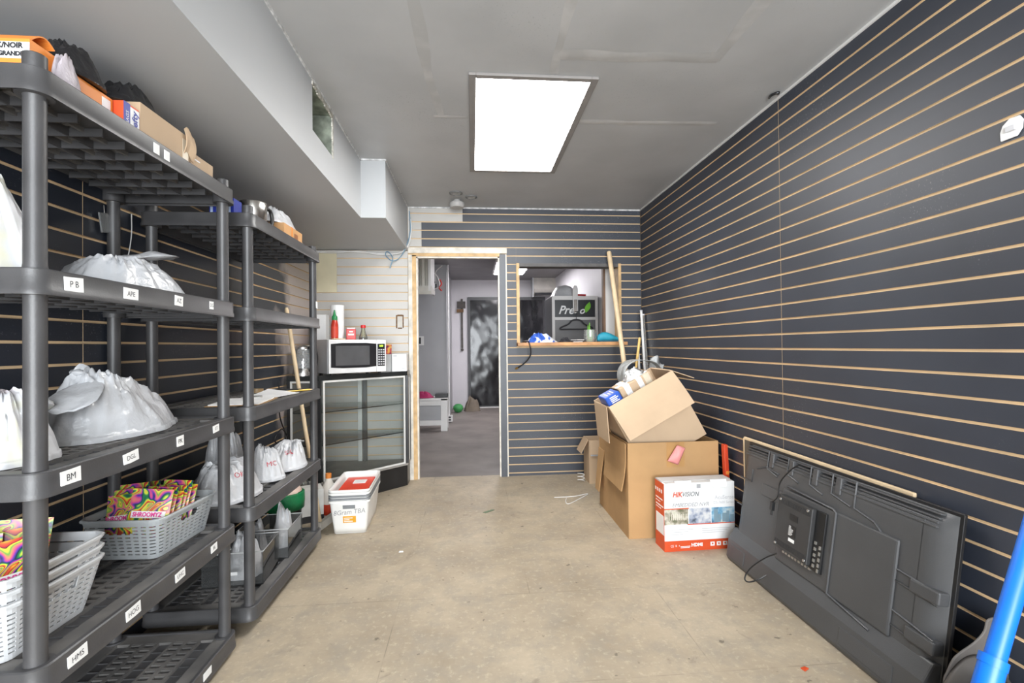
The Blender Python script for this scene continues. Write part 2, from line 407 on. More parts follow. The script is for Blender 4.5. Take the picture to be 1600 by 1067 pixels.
# shop front behind the camera: wide glazed opening that lets the daylight in
wf = MB(); wf.box(XL - .15, -1.2, YF - .12, YF, 0, H); wf.box(1.4, XR + .15, YF - .12, YF, 0, H); wf.box(-1.2, 1.4, YF - .12, YF, 0, .25); wf.box(-1.2, 1.4, YF - .12, YF, 2.32, H)
struct('wall_front', wf, m_white, 'white shop front wall around the glazing', 'wall')
wn = thing('window_2', 'wide shop front window with grey metal mullions', 'window', (0, YF - .06, 0), kind='structure')
fm = MB(); 
for x in (-1.2, .1, 1.36): fm.box(x, x + .04, -.03, .03, .25, 2.32)
fm.box(-1.2, 1.4, -.03, .03, .25, .29); fm.box(-1.2, 1.4, -.03, .03, 2.28, 2.32)
part('frame', fm, mat('aluminium', (.55, .56, .57), .35, metal=.8), wn)
# back room shell
br = MB(); br.box(XR, XR + .12, YB + .11, BY + .1, 0, H + .02)
struct('wall_back_room_right', br, mat('back_room_white', (.74, .72, .75), .5, var=.04, scale=3), 'white wall of the back room beside the cooler', 'wall')
br = MB(); br.box(-2.2, XR, BY, BY + .1, 0, H + .02)
struct('wall_back_room_far', br, m_lav, 'pale lavender far wall of the back room', 'wall')
br = MB(); br.box(-2.2, -2.1, YB + .11, BY, 0, H + .02)
struct('wall_back_room_left', br, m_lav, 'pale side wall of the back room', 'wall')
br = MB(); br.box(-2.1, -.40, 7.47, BY, 0, H + .02)
struct('wall_back_room_column', br, m_colg, 'grey boxed-out wall beside the back passage', 'wall')
# door frame
df = thing('door_1', 'open doorway with worn wood and white painted casing', 'doorway', (0, YB, 0), kind='structure')
m_cas = mat('casing_worn_white', (.66, .62, .55), .55, var=.25, scale=12)
q = MB().box(-.568, DX0 + .02, -.016, 0, 0, 2.075); part('casing_side', MB().box(-.568, -.535, -.016, 0, 0, 2.01), m_cas, df)
part('jamb_edge', MB().box(-.535, -.500, -.012, .11, 0, 2.008), m_wood, df, label='bare brown wood jamb')
part('stop', MB().box(-.500, -.486, -.004, .05, 0, 1.995), m_cas, df)
part('casing_head', MB().box(-.568, .318, -.018, 0, 2.028, 2.078), m_cas, df)
part('jamb_head', MB().box(-.535, .255, -.012, .11, 2.000, 2.028), m_wood, df, label='brown wood head of the doorway')
part('stop_head', MB().box(-.500, .236, -.004, .05, 1.986, 2.000), m_cas, df)
part('casing_side', MB().box(.250, .305, -.018, .11, 0, 2.02), two_tone('casing_blue_grey', (.060, .066, .080), (.075, .082, .098), .5, .2, scale=5, rough=.42, speck=.6, speck_col=(.5, .5, .5)), df, label='dark blue grey painted side of the doorway')
part('stop', MB().box(.236, .250, -.006, .05, 0, 1.99), m_cas, df)
part('edge_strip', MB().box(.305, .316, -.014, 0, 0, 2.02), m_cas, df)
# serving window
sw = thing('window_1', 'open serving window with bare wood frame and sill', 'serving window', (0, YB, 0), kind='structure')
part('jamb', MB().box(WX0, WX0 + .026, -.014, .12, WZ0 + .03, WZ1), m_wood, sw)
part('jamb', MB().box(WX1 - .026, WX1, -.014, .12, WZ0 + .03, WZ1), m_wood, sw)
part('head', MB().box(WX0 + .026, WX1 - .026, -.012, .12, WZ1 - .03, WZ1), mat('dark_grey_wood', (.09, .085, .085), .6, var=.3, scale=10), sw)
part('sill', MB().box(WX0 - .005, WX1 + .02, -.12, .18, WZ0, WZ0 + .03), mat('orange_wood', (.50, .25, .10), .5, var=.35, scale=7), sw, bevel=.003)
SILL = WZ0 + .03

JOINTS = [((-.205, 1.2), (-.195, 2.23), .05), ((-.195, 2.23), (-.156, 2.6), .04), ((-.20, 2.606), (-.012, 2.612), .03), ((.61, 2.622), (1.40, 2.60), .05), ((.376, 2.02), (1.10, 2.0), .07), ((1.07, 1.5), (1.09, 2.02), .06), ((.365, 1.5), (.384, 2.16), .04)]
# plaster joints and patches on the shop ceiling
m_joint = two_tone('plaster_joint', (.40, .397, .392), (.49, .485, .48), .55, .10, scale=6, rough=.45)
ceil = bpy.data.objects['ceiling']
for a, b, w in JOINTS:
    a, b = Vector(a + (0,)), Vector(b + (0,)); L_ = (b - a).length; an = math.atan2(b.y - a.y, b.x - a.x)
    mb = MB(); n_ = max(6, int(L_ / .06))
    def jf(u, v, L_=L_, w=w, an=an):
        return (L_ * u, (v - .5) * w * (1 + .5 * noise.noise(Vector((u * L_ * 5, v * 2, an)))), -.0006 - .0022 * math.sin(PI * v) * (.6 + .4 * noise.noise(Vector((u * L_ * 9, 3, an)))))
    mb.grid(jf, n_, 4, 0, M=Matrix.Translation((a.x, a.y, H)) @ Matrix.Rotation(an, 4, 'Z'))
    part('plaster_joint', mb, m_joint, ceil, smooth=60)
# ------------------------------------------------------------------ ceiling light and detectors
lt = thing('ceiling_light', 'large square-cornered white panel light set in the shop ceiling', 'ceiling light', (.299, 2.782, H))
m_al = mat('light_frame', (.24, .225, .215), .5, metal=.0, var=.08)
fr = MB(); W2, L2 = .305, .61
for x0, x1, y0, y1 in ((-W2, -W2 + .034, -L2, L2), (W2 - .034, W2, -L2, L2), (-W2 + .034, W2 - .034, -L2, -L2 + .03), (-W2 + .034, W2 - .034, L2 - .03, L2)): fr.box(x0, x1, y0, y1, -.014, -.0005)
part('frame', fr, m_al, lt, bevel=.002)
part('diffuser', MB().box(-W2 + .034, W2 - .034, -L2 + .03, L2 - .03, -.008, -.001), mat('diffuser_lit', (1, .985, .96), .5, var=.0, emit=16.0), lt, label='glowing white diffuser')
for i, (x, y, r) in enumerate(((-.125, 3.905, .055), (.0, 4.0, .05))):
    d = thing('ceiling_rosette', 'round grey cover plate with a vented centre near the smoke alarm' if i == 0 else 'flat round plate with a screw bar beside the vented cover', 'cover plate', (x, y, H))
    part('rim', MB().lathe([(r, 0), (r, -.008), (r * .8, -.012), (r * .72, -.006), (r * .72, 0)], 28), mat('rosette_rim', (.16, .16, .16), .4), d, smooth=40)
    part('centre', MB().lathe([(r * .72, -.001), (r * .68, -.009), (.001, -.011)], 24), mat('rosette_mid', (.42, .42, .41), .5, var=.5, scale=60), d, smooth=40)
sd = thing('smoke_alarm', 'grey round smoke alarm hanging from the ceiling by the back wall', 'smoke alarm', (-.122, 4.10, H))
part('base', MB().lathe([(.03, 0), (.03, -.02), (.062, -.022), (.064, -.03)], 28), mat('alarm_grey', (.42, .41, .40), .5), sd, smooth=35)
part('body', MB().lathe([(.064, -.03), (.064, -.052), (.055, -.066), (.001, -.070)], 28), mat('alarm_grey'), sd, smooth=35)

# ------------------------------------------------------------------ black plastic racks
m_rack = mat('rack_plastic', (.058, .057, .059), .40, var=.25, scale=7, bump=.05, bscale=220)
m_deck = ramp_mat('rack_deck_dusty', [(.3, (.075, .073, .072)), (.5, (.115, .110, .105)), (.72, (.19, .18, .168))], scale=6, detail=6, rough=.5)
m_lab = mat('paper_label', (.80, .80, .79), .7, var=.04)
m_ink = mat('ink_black', (.03, .03, .035), .6)
m_red_ink = mat('ink_red', (.55, .08, .10), .6)
LIP, SINK = .058, .006
def deck_mesh(L_, D_):
    mb = MB(); w, d = D_ + .07, L_ + .07
    prof = [(-.013, 0), (-.013, -.052), (.001, -.052), (.001, -LIP), (.003, -LIP), (.003, -.046), (0, -.040), (0, -.003), (-.003, 0)]
    base = rrect(w, d, .035, 5); n = len(base)
    ring = []
    for off, z in prof:
        for (x, y) in rrect(w + 2 * off, d + 2 * off, max(.008, .035 + off), 5): ring.append((x, y, z))
    fs = []; k_ = len(prof)
    for k in range(k_):
        for i in range(n):
            j = (i + 1) % n; fs.append((k * n + i, k * n + j, ((k + 1) % k_) * n + j, ((k + 1) % k_) * n + i))
    mb.add(ring, fs, 0)
    for sx in (-1, 1):                       # post collars in the corners
        for sy in (-1, 1):
            mb.lathe([(.0225, -LIP), (.034, -LIP), (.034, -.001), (.0225, -.001)], 20, 0, Matrix.Translation((sx * D_ / 2, sy * L_ / 2, 0)))
    xi, yi = w / 2 - .012, d / 2 - .012
    # wide rim planks
    mb.box(-xi, -xi + .05, -yi + .05, yi - .05, -.018, -SINK, 1); mb.box(xi - .05, xi, -yi + .05, yi - .05, -.018, -SINK, 1)
    mb.box(-xi + .028, xi - .028, -yi, -yi + .05, -.018, -SINK, 1); mb.box(-xi + .028, xi - .028, yi - .05, yi, -.018, -SINK, 1)
    X0, X1, Y0, Y1 = -xi + .05, xi - .05, -yi + .05, yi - .05
    bays = [.045, .10, .045, .10, .045]      # recessed trough, slotted bay, trough ...
    tot = sum(bays); sc_ = (X1 - X0) / tot; x = X0
    for bi, bw in enumerate(bays):
        bw *= sc_
        if bi % 2 == 0:                      # recessed trough with shallow cross ribs
            mb.box(x, x + bw, Y0, Y1, -.022, -.016, 0)
            ny = 16
            for k in range(1, ny): yy = Y0 + (Y1 - Y0) * k / ny; mb.box(x, x + bw, yy - .002, yy + .002, -.016, -.0125, 0)
        else:                                # slotted bay: two columns of slots
            mb.box(x, x + .009, Y0, Y1, -.034, -SINK, 1); mb.box(x + bw - .009, x + bw, Y0, Y1, -.034, -SINK, 1)
            mb.box(x + bw / 2 - .007, x + bw / 2 + .007, Y0, Y1, -.034, -SINK, 1)
            ny = 24
            for k in range(ny + 1):
                yy = Y0 + (Y1 - Y0) * k / ny
                mb.box(x + .009, x + bw / 2 - .007, yy - .0075, yy + .0075, -.024, -SINK - .0008, 1)
                mb.box(x + bw / 2 + .007, x + bw - .009, yy - .0075, yy + .0075, -.024, -SINK - .0008, 1)
        x += bw
    for k in range(9):                       # deep ribs under the deck
        yy = Y0 + (Y1 - Y0) * (k + .5) / 9
        mb.box(X0, X1, yy - .0025, yy + .0025, -.046, -.024, 0)
    for xx in (X0 + (X1 - X0) * .25, X0 + (X1 - X0) * .5, X0 + (X1 - X0) * .75): mb.box(xx - .0025, xx + .0025, Y0, Y1, -.046, -.024, 0)
    return mb.mesh('deck', [m_rack, m_deck], 35)
def rack(label, xf, y0, y1, D_, tiers, labels):
    root = thing('storage_rack', label, 'storage rack', (xf - D_ / 2, (y0 + y1) / 2, 0))
    L_ = y1 - y0
    dme = deck_mesh(L_, D_)
    for z in tiers: link('deck', dme, root, (0, 0, z))
    posts = {}
    for k in range(len(tiers) - 1):
        h_ = tiers[k] - LIP - tiers[k + 1]
        pm = MB().lathe([(.0215, -.02), (.0215, .004), (.0205, .012), (.0205, h_ - .004), (.0215, h_), (.0215, h_ + .02)], 24).mesh('post', m_rack, 40)
        for sx in (-1, 1):
            for sy in (-1, 1): link('post', pm, root, (sx * D_ / 2, sy * L_ / 2, tiers[k + 1]))
    cm = MB().lathe([(.0215, -.02), (.0215, .034), (.019, .036), (.019, .0), (.001, 0)], 24).mesh('socket', m_rack, 40)
    for sx in (-1, 1):
        for sy in (-1, 1): link('socket', cm, root, (sx * D_ / 2, sy * L_ / 2, tiers[0]))
    for (y, z, w, h_, tilt, s, out) in labels:
        xl = D_ / 2 + .0355
        lm = MB().box(0, .0012, -w / 2, w / 2, -h_ / 2, h_ / 2)
        lo = part('label', lm, m_lab, root, (xl, y - (y0 + y1) / 2, z), (tilt, 0, 0), label='white paper label')
        if s: text(s, h_ * .62, m_ink, lo, (.0016, 0, 0), (PI / 2, 0, PI / 2), sx=.9)
    return root
TA = [1.812, 1.368, .921, .497, .082]
TB = [1.757, 1.361, .942, .523, .108]
LA = [(1.492, 1.785, .026, .03, 0, '', 0), (1.540, 1.783, .026, .03, 0, '', 0),
      (1.197, 1.341, .054, .034, .05, 'P B', 0), (1.384, 1.339, .056, .032, -.02, 'APE', 0), (1.597, 1.341, .042, .032, -.05, 'AZ', 0), (1.787, 1.343, .026, .028, 0, 'OG', 0),
      (1.187, .893, .056, .036, .04, 'BM', 0), (1.382, .893, .058, .030, .12, 'DGL', 0), (1.601, .893, .036, .034, .04, 'PK', 0), (1.813, .897, .040, .026, .1, 'GT', 0),
      (1.205, .467, .056, .032, .08, 'HMS', 0), (1.389, .469, .056, .032, .08, 'HOG', 0), (1.598, .469, .050, .028, .08, 'UHC', 0), (1.796, .472, .040, .026, .08, 'BL', 0), (1.75, .054, .05, .026, 0, '', 0)]
rackA = rack('black plastic five tier storage rack with white paper labels on its shelf edges', -.97, 1.14, 1.938, .40, TA, LA)
rackB = rack('black plastic five tier storage rack without shelf labels, beside the glass display cabinet', -.95, 2.10, 2.925, .385, TB, [])
lo = part('sticker', MB().box(0, .001, -.014, .014, -.02, .02), m_lab, rackB, (.385 / 2 + .0215, .412, 1.443), label='small white sticker')
DA = [z - SINK + .001 for z in TA]; DB = [z - SINK + .001 for z in TB]

# ------------------------------------------------------------------ corner display cabinet
m_cab = mat('cabinet_black', (.016, .016, .017), .35, var=.2)
m_trimw = mat('cabinet_trim', (.66, .66, .64), .4, var=.06)
m_glass = clear_mat('cabinet_glass', (.95, .985, .97), .06, .012)
m_shelfg = clear_mat('shelf_glass', (.90, .97, .94), .08, .02)
cb = thing('display_cabinet', 'black framed glass corner display cabinet with two glass shelves under the microwave', 'display cabinet', (0, 0, 0))
poly = [(-1.365, 3.61), (-1.13, 3.61), (-.562, 4.14), (-.562, 4.295), (-1.365, 4.295)]
CT = .978
part('plinth', MB().prism([(x + (.012 if x < -1.2 else -.006), y + (.006 if y < 4.2 else 0)) for x, y in poly], 0, .175), m_cab, cb)
part('floor_panel', MB().prism(poly, .175, .19), mat('cabinet_floor', (.30, .285, .265), .5), cb)
tp_in = [(x + (.03 if x < -1.2 else -.03), y + (.03 if y < 4.2 else -.03)) for x, y in poly]
tpm = MB(); n5 = len(poly)
for zz in (CT - .035, CT): tpm.v += [(x, y, zz) for x, y in poly] + [(x, y, zz) for x, y in tp_in]
for i in range(n5):
    j = (i + 1) % n5; o5 = 2 * n5
    tpm.f += [(i, j, n5 + j, n5 + i), (o5 + n5 + i, o5 + n5 + j, o5 + j, o5 + i), (i, o5 + i, o5 + j, j), (n5 + j, o5 + n5 + j, o5 + n5 + i, n5 + i)]; tpm.m += [0] * 4
part('top_frame', tpm, mat('cabinet_top', (.02, .022, .022), .25), cb)
part('top_glass', MB().prism(tp_in, CT - .008, CT), m_shelfg, cb)
def seg_frame(a, b, z0, z1, w, name):
    a = Vector((a[0], a[1], 0)); b = Vector((b[0], b[1], 0)); L_ = (b - a).length; an = math.atan2(b.y - a.y, b.x - a.x)
    M = Matrix.Translation(a) @ Matrix.Rotation(an, 4, 'Z')
    mb = MB(); e = .026
    mb.box(e, e + w, -.003, .006, z0, z1, 0, M); mb.box(L_ - e - w, L_ - e, -.003, .006, z0, z1, 0, M); mb.box(e + w, L_ - e - w, -.003, .006, z0, z0 + w, 0, M); mb.box(e + w, L_ - e - w, -.003, .006, z1 - w, z1, 0, M)
    part('pane_trim', mb, m_trimw, cb)
    part('pane', MB().quad((e + w, .003, z0 + w), (L_ - e - w, .003, z0 + w), (L_ - e - w, .003, z1 - w), (e + w, .003, z1 - w), 0, M), m_glass, cb)
for k in range(3): seg_frame(poly[k], poly[k + 1], .192, CT - .037, .014, 'front')
for (x, y) in poly: 
    xx = x + (.014 if x < -1.2 else -.006); yy = y + (.014 if y < 4.2 else -.014)
    part('corner_post', MB().box(xx - .013, xx + .013, yy - .013, yy + .013, .19, CT - .035), m_cab, cb)
part('back_post', MB().box(-.965, -.935, 4.26, 4.29, .19, CT - .035), mat('cabinet_rail', (.12, .12, .12), .4), cb)
part('back_rail', MB().box(-1.01, -.975, 4.268, 4.284, .19, CT - .035), m_trimw, cb)
for z in (.455, .70): part('glass_shelf', MB().prism([(x * .985 - .01, y + (.02 if y < 4.2 else -.03)) for x, y in poly], z, z + .007), m_shelfg, cb)

# ------------------------------------------------------------------ television leaning on the right wall
TVL, TVH = 1.16, .652
tv = thing('television', 'large flat television leaning on the slatted wall, showing its dark grey back', 'television', (1.378, 1.952, .004), (0, 0, -PI / 2))
A_T = -.150
tv.rotation_euler = (A_T, 0, -PI / 2)
m_tv = mat('tv_back_plastic', (.068, .069, .072), .42, var=.10, scale=4, bump=.12, bscale=400)
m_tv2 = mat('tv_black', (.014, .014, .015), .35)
m_tv3 = m_tv
hl = TVL / 2
# screen slab at the back, shell in front of it
part('screen', MB().box(-hl, hl, .060, .072, 0.004, TVH), m_tv2, tv, bevel=.002)
sh = MB()
def shell(u, v):
    x = -hl + .012 + (TVL - .024) * u; z = .03 + (TVH - .042) * v
    e = min(u * TVL, (1 - u) * TVL, (1 - v) * TVH)
    y = .060 - .034 * min(1, max(0, e / .05)) ** .7
    return (x, y, z)
sh.grid(shell, 46, 26)
part('rear_shell', sh, m_tv, tv, smooth=30)
rb = MB()                                  # stepped ribs along the top and the right end
for k in range(4): rb.box(-hl + .04, hl - .05, .034 - .004 * k, .06, TVH - .022 - k * .014, TVH - .016 - k * .014)
for k in range(4): rb.box(hl - .060 - .013 * k, hl - .054 - .013 * k, .032 - .002 * k, .06, .08, TVH - .05)
part('stepped_ribs', rb, m_tv3, tv, bevel=.0015)
def groove(pts, w=.006, y=.0245, r=.004):
    mb = MB(); P = [Vector((p[0], y, p[1])) for p in pts]; mb.tube(P, r, 6); return mb
tx = lambda f: -hl + TVL * f
lines = [[(.33, .985), (.33, .87), (.40, .84)], [(.46, .985), (.46, .86), (.53, .83)], [(.57, .985), (.57, .86), (.66, .83)], [(.675, .985), (.675, .83), (.76, .80), (.79, .76), (.79, .62), (.985, .60)],
         [(.985, .54), (.80, .56), (.80, .41), (.985, .37)], [(.985, .30), (.81, .33), (.81, .28)], [(.10, .80), (.10, .70), (.015, .70)], [(.05, .48), (.015, .48)], [(.13, .82), (.19, .86), (.28, .84)], [(.20, .985), (.20, .85), (.27, .82)]]
for ln in lines: part('moulded_line', groove([(tx(a), b * TVH) for a, b in ln]), m_tv3, tv, smooth=60)
for zz in (.575, .335):                     # wrap-over straps on the right end
    part('strap', MB().box(hl - .115, hl - .012, .018, .06, zz * TVH - .022, zz * TVH + .022), m_tv, tv, bevel=.006)
for xx in (.225, .35, .485, .60): part('strap', MB().box(tx(xx) - .014, tx(xx) + .014, .020, .06, TVH - .085, TVH - .014), m_tv, tv, bevel=.004)
te = lambda f: tx(f + .055)
# raised central panel, electronics cover with ports
part('raised_panel', MB().box(te(.27), te(.80), .016, .03, .165, .50), m_tv, tv, bevel=.008)
ft = MB(); ft.tube([(te(.30), .014, .515), (te(.545), .014, .505), (te(.56), .014, .495), (te(.56), .014, .17), (te(.74), .014, .145)], .005, 6)
part('panel_rim', ft, m_tv3, tv, smooth=60)
part('recess', MB().box(te(.13), te(.275), .0195, .03, .42, .475), m_tv, tv, bevel=.003)
cv = part('electronics_cover', MB().box(te(.285), te(.475), -.012, .02, .235, .475), mat('tv_cover', (.036, .036, .037), .45, bump=.1, bscale=500), tv, bevel=.004)
vt = MB()
for zz in (.452, .262):
    for k in range(30): vt.box(te(.292) + k * .0070, te(.292) + .0035 + k * .0070, -.0135, -.0115, zz - .014, zz + .010)
part('vent_slots', vt, mat('tv_cover'), cv)['kind'] = 'stuff'
lb = part('rating_label', MB().box(te(.365), te(.405), -.0134, -.0118, .315, .365), m_tv2, cv, label='black rating label with white print')
pr = MB(); rr = random.Random(3)
for k in range(7): pr.box(te(.367), te(.367) + .012 + rr.random() * .026, -.0142, -.0133, .319 + k * .0063, .3215 + k * .0063)
part('barcode_label', MB().box(te(.37), te(.402), -.0134, -.0118, .292, .306), m_lab, cv)
part('print_lines', pr, m_lab, cv)
part('badge_window', MB().box(te(.362), te(.408), -.0134, -.0118, .385, .412), m_tv2, cv)
for a, b in ((.30, .455), (.455, .46), (.298, .25), (.463, .25)):
    part('screw', MB().lathe([(.007, 0), (.006, .003), (.001, .004)], 12, 0, Matrix.Translation((te(a), -.012, b)) @ Matrix.Rotation(PI / 2, 4, 'X')), mat('screw_steel', (.55, .55, .55), .3, metal=1), cv, smooth=40)
part('port_bay', MB().box(te(.478), te(.525), .006, .02, .225, .475), m_tv2, tv, bevel=.002)  # black plastic, with part of the bay's shadow put into its colour
for k, zz in enumerate((.24, .262, .285, .31, .335)):
    part('port', MB().box(te(.488), te(.497), .002, .007, zz, zz + .012), mat('port_metal', (.5, .5, .48), .35, metal=.8), tv)
    part('port', MB().box(te(.512), te(.519), .002, .007, zz - .012, zz + .002), mat('port_metal'), tv)
for k in range(9): part('port', MB().box(te(.32) + k * .021, te(.32) + .013 + k * .021, .008, .018, .217, .226), mat('port_metal'), tv)
# thick lower housing
lh = MB(); lh.prism([(0.028, .175), (.060, .175), (.060, .0), (.012, .0), (.0, .02), (.0, .115), (.012, .14)], -hl + .01, hl - .012, 0, Matrix(((0, 0, 1, 0), (1, 0, 0, 0), (0, 1, 0, 0), (0, 0, 0, 1))))
part('lower_housing', lh, m_tv, tv, bevel=.006)
for a, b in ((.04, .15), (.70, .90)): part('foot_recess', MB().box(tx(a), tx(b), -.0035, .002, .03, .095), m_tv, tv, bevel=.003)
cd = catmull([(te(.365), -.004, TVH - .02), (te(.335), -.012, .60), (te(.29), -.018, .53), (te(.283), -.016, .46), (te(.262), -.02, .425)], 5)
pc = part('power_cord', MB().tube(cd, .0035, 8), m_tv2, tv, smooth=60)
plug = MB(); plug.box(te(.255), te(.270), -.028, -.012, .385, .425); plug.box(te(.257), te(.260), -.022, -.018, .362, .386); plug.box(te(.265), te(.268), -.022, -.018, .362, .386)
part('plug', plug, m_tv2, pc, bevel=.001)
part('power_cord', MB().tube(catmull([(te(.30), .0, .20), (te(.27), -.03, .16), (te(.225), -.06, .085), (te(.215), -.075, .03), (te(.235), -.07, .022), (te(.262), -.045, .05), (te(.27), -.012, .08)], 6), .0035, 8), m_tv2, tv, smooth=60)
bd = thing('wood_board', 'thin pale wood board standing behind the television against the slats', 'board', (1.570, 2.095, 0), (0, -.006, 0))
part('panel', MB().box(-.010, 0, -.525, .525, 0.001, .632), mat('board_face', (.10, .085, .07), .6), bd)
part('edging', MB().box(-.013, .001, -.53, .53, .632, .648), m_pale, bd, bevel=.003)
part('edging', MB().box(-.013, .001, .525, .537, 0.001, .64), m_pale, bd, bevel=.003)

# ------------------------------------------------------------------ cardboard boxes
m_card = mat('cardboard', (.44, .26, .115), .75, var=.10, scale=5, bump=.05, bscale=30)
m_card2 = mat('cardboard_light', (.50, .36, .235), .75, var=.07, scale=4, bump=.05, bscale=30)
m_cardin = mat('cardboard_inside', (.36, .25, .155), .8, var=.08, scale=4)
def open_box(parent, w, d, h, m, t=.005, mi=None):
    """four walls and a bottom, each wall its own part; local origin at base centre"""
    part('wall_panel', MB().box(-w / 2, w / 2, -d / 2, -d / 2 + t, 0, h), m, parent)
    part('wall_panel', MB().box(-w / 2, w / 2, d / 2 - t, d / 2, 0, h), m, parent)
    part('wall_panel', MB().box(-w / 2, -w / 2 + t, -d / 2 + t, d / 2 - t, 0, h), m, parent)
    part('wall_panel', MB().box(w / 2 - t, w / 2, -d / 2 + t, d / 2 - t, 0, h), m, parent)
    part('bottom_panel', MB().box(-w / 2 + t, w / 2 - t, -d / 2 + t, d / 2 - t, 0, t), m, parent)
def flap(parent, M, w, l, m, name='flap', taper=.0, bend=0.):
    """hinged along local X, hangs along -Z before M"""
    mb = MB()
    mb.grid(lambda u, v: ((u - .5) * (w - 2 * taper * v), bend * math.sin(v * PI) , -l * v), 6, 6, 0, M=M)
    return part(name, mb, m, parent, solid=.005)
bb = thing('cardboard_box', 'large worn brown cardboard box holding a tilted open box', 'cardboard box', (1.225, 3.165, 0))
BW, BD, BH = .575, .66, .583
open_box(bb, BW, BD, BH, m_card)
part('tape', MB().box(-.045, .07, -BD / 2 - .0012, -BD / 2, .43, BH), mat('packing_tape', (.42, .235, .09), .3, var=.12), bb, label='strip of brown packing tape')
flap(bb, Matrix.Translation((-BW / 2 - .012, -.09, BH - .005)) @ Matrix.Rotation(PI / 2, 4, 'Z') @ Matrix.Rotation(.06, 4, 'X'), .46, .30, m_card, taper=.03, bend=-.012)
flap(bb, Matrix.Translation((-BW / 2 - .002, .26, BH - .16)) @ Matrix.Rotation(PI / 2, 4, 'Z') @ Matrix.Rotation(.12, 4, 'X'), .14, .30, m_card, taper=.02)
flap(bb, Matrix.Translation((.02, BD / 2 + .008, BH)) @ Matrix.Rotation(.12, 4, 'X'), .5, .25, m_card)
pk = MB(); pk.grid(lambda u, v: ((u - .5) * .07 * (1 - .25 * v) + .015 * v, -.006 - .02 * math.sin(PI * v) * math.sin(PI * u), (v - .5) * .11), 8, 8)
p0 = part('foam_scrap', pk, mat('pink_foam', (.75, .28, .27), .7), None, (1.232, 2.822, .512), (0, .38, 0), solid=.006, smooth=60)
tag(p0, 'pink foam scrap stuck on the front of the large cardboard box', 'foam scrap')
# tilted open box
tb = thing('cardboard_box', 'tilted open cardboard box with spread flaps resting inside the larger box', 'cardboard box', (1.262, 3.07, .505), (.0, -.50, 0))
TW, TD, TH = .465, .36, .46
for p_ in range(1): open_box(tb, TW, TD, TH, m_card2)
flap(tb, Matrix.Translation((0, -TD / 2 - .004, TH)) @ Matrix.Rotation(-.34, 4, 'X'), TW, .235, m_card2, bend=-.006)
flap(tb, Matrix.Translation((-TW / 2 - .004, 0, TH)) @ Matrix.Rotation(PI / 2, 4, 'Z') @ Matrix.Rotation(.42, 4, 'X'), TD - .06, .23, m_card2, taper=.012)
flap(tb, Matrix.Translation((TW / 2 + .003, .02, TH)) @ Matrix.Rotation(-PI / 2, 4, 'Z') @ Matrix.Rotation(.75, 4, 'X'), TD - .04, .17, m_card2)
flap(tb, Matrix.Translation((0, TD / 2 + .003, TH)) @ Matrix.Rotation(.5, 4, 'X'), TW, .10, m_card2)
# small box behind
sb = thing('cardboard_box', 'small narrow brown box standing behind the large cardboard box by the slatted wall', 'cardboard box', (1.066, 4.10, 0))
open_box(sb, .165, .20, .37, m_card2)
flap(sb, Matrix.Translation((0, -.105, .37)) @ Matrix.Rotation(-.12, 4, 'X'), .16, .12, m_card2)
flap(sb, Matrix.Translation((-.086, 0, .37)) @ Matrix.Rotation(PI / 2, 4, 'Z') @ Matrix.Rotation(.5, 4, 'X'), .17, .13, m_card2)
part('label', MB().box(-.07, .07, -.1042, -.103, .235, .268), mat('shiny_label', (.62, .64, .68), .25, var=.2), sb, label='shiny shipping label')

# ------------------------------------------------------------------ printed recorder box
nb = thing('product_box', 'white and red printed carton of a video recorder standing on the floor', 'product box', (1.292, 2.705, 0), (0, 0, .025))
NW, ND, NH = .425, .125, .385
m_nw = mat('carton_white', (.80, .80, .80), .45, var=.03); m_nr = mat('carton_red', (.62, .075, .018), .45, var=.05)
part('carton', MB().box(-NW / 2, NW / 2, -ND / 2, ND / 2, 0, NH), m_nw, nb, bevel=.001)
fy = -ND / 2 - .0005
def nplane(name, x0, x1, z0, z1, m, dy=0., **k): return part(name, MB().box(-NW / 2 + x0 * NW, -NW / 2 + x1 * NW, fy - .0004 - dy, fy + .0004, z0 * NH, z1 * NH), m, nb, **k)
nplane('red_band', 0, 1, 0, .155, m_nr)
part('red_side', MB().box(-NW / 2 - .001, -NW / 2, -ND / 2, ND / 2, 0, NH), m_nr, nb, label='red printed end of the carton')
part('side_label', MB().box(-NW / 2 - .0018, -NW / 2 - .001, -.056, .05, .09, .20), m_nw, nb)
for k, (a, b, w) in enumerate(((.285, .292, .09), (.268, .272, .06), (.246, .253, .10), (.232, .236, .07))): part('side_print', MB().box(-NW / 2 - .0018, -NW / 2 - .001, .05 - w, .05, a, b), m_nw, nb)
for k in range(4): part('side_icon', MB().box(-NW / 2 - .0018, -NW / 2 - .001, .045 - k * .027, .058 - k * .027, .325, .345), m_nw, nb)
photos = [(0, .335, ramp_mat('print_building', [(.30, (.06, .09, .035)), (.45, (.30, .27, .20)), (.6, (.62, .58, .50)), (.75, (.35, .42, .20))], 28, 4, 0, .45)),
          (.345, .655, ramp_mat('print_lobby', [(.3, (.05, .06, .08)), (.45, (.32, .36, .46)), (.6, (.62, .62, .63)), (.78, (.72, .70, .68))], 26, 4, 0, .45)),
          (.665, .995, ramp_mat('print_skyline', [(.3, (.05, .12, .20)), (.46, (.15, .34, .50)), (.6, (.42, .55, .62)), (.75, (.70, .62, .40))], 24, 4, 0, .45))]
for a, b, m in photos: nplane('photo_panel', a, b, .395, .625, m)
ph = MB()                                  # building facade print: columns and roof line
for k in range(9): ph.box(-NW / 2 + .026 + k * .0125, -NW / 2 + .030 + k * .0125, fy - .0012, fy, .178, .212)
part('photo_columns', ph, mat('print_cream', (.70, .66, .56), .5), nb)
ph = MB()
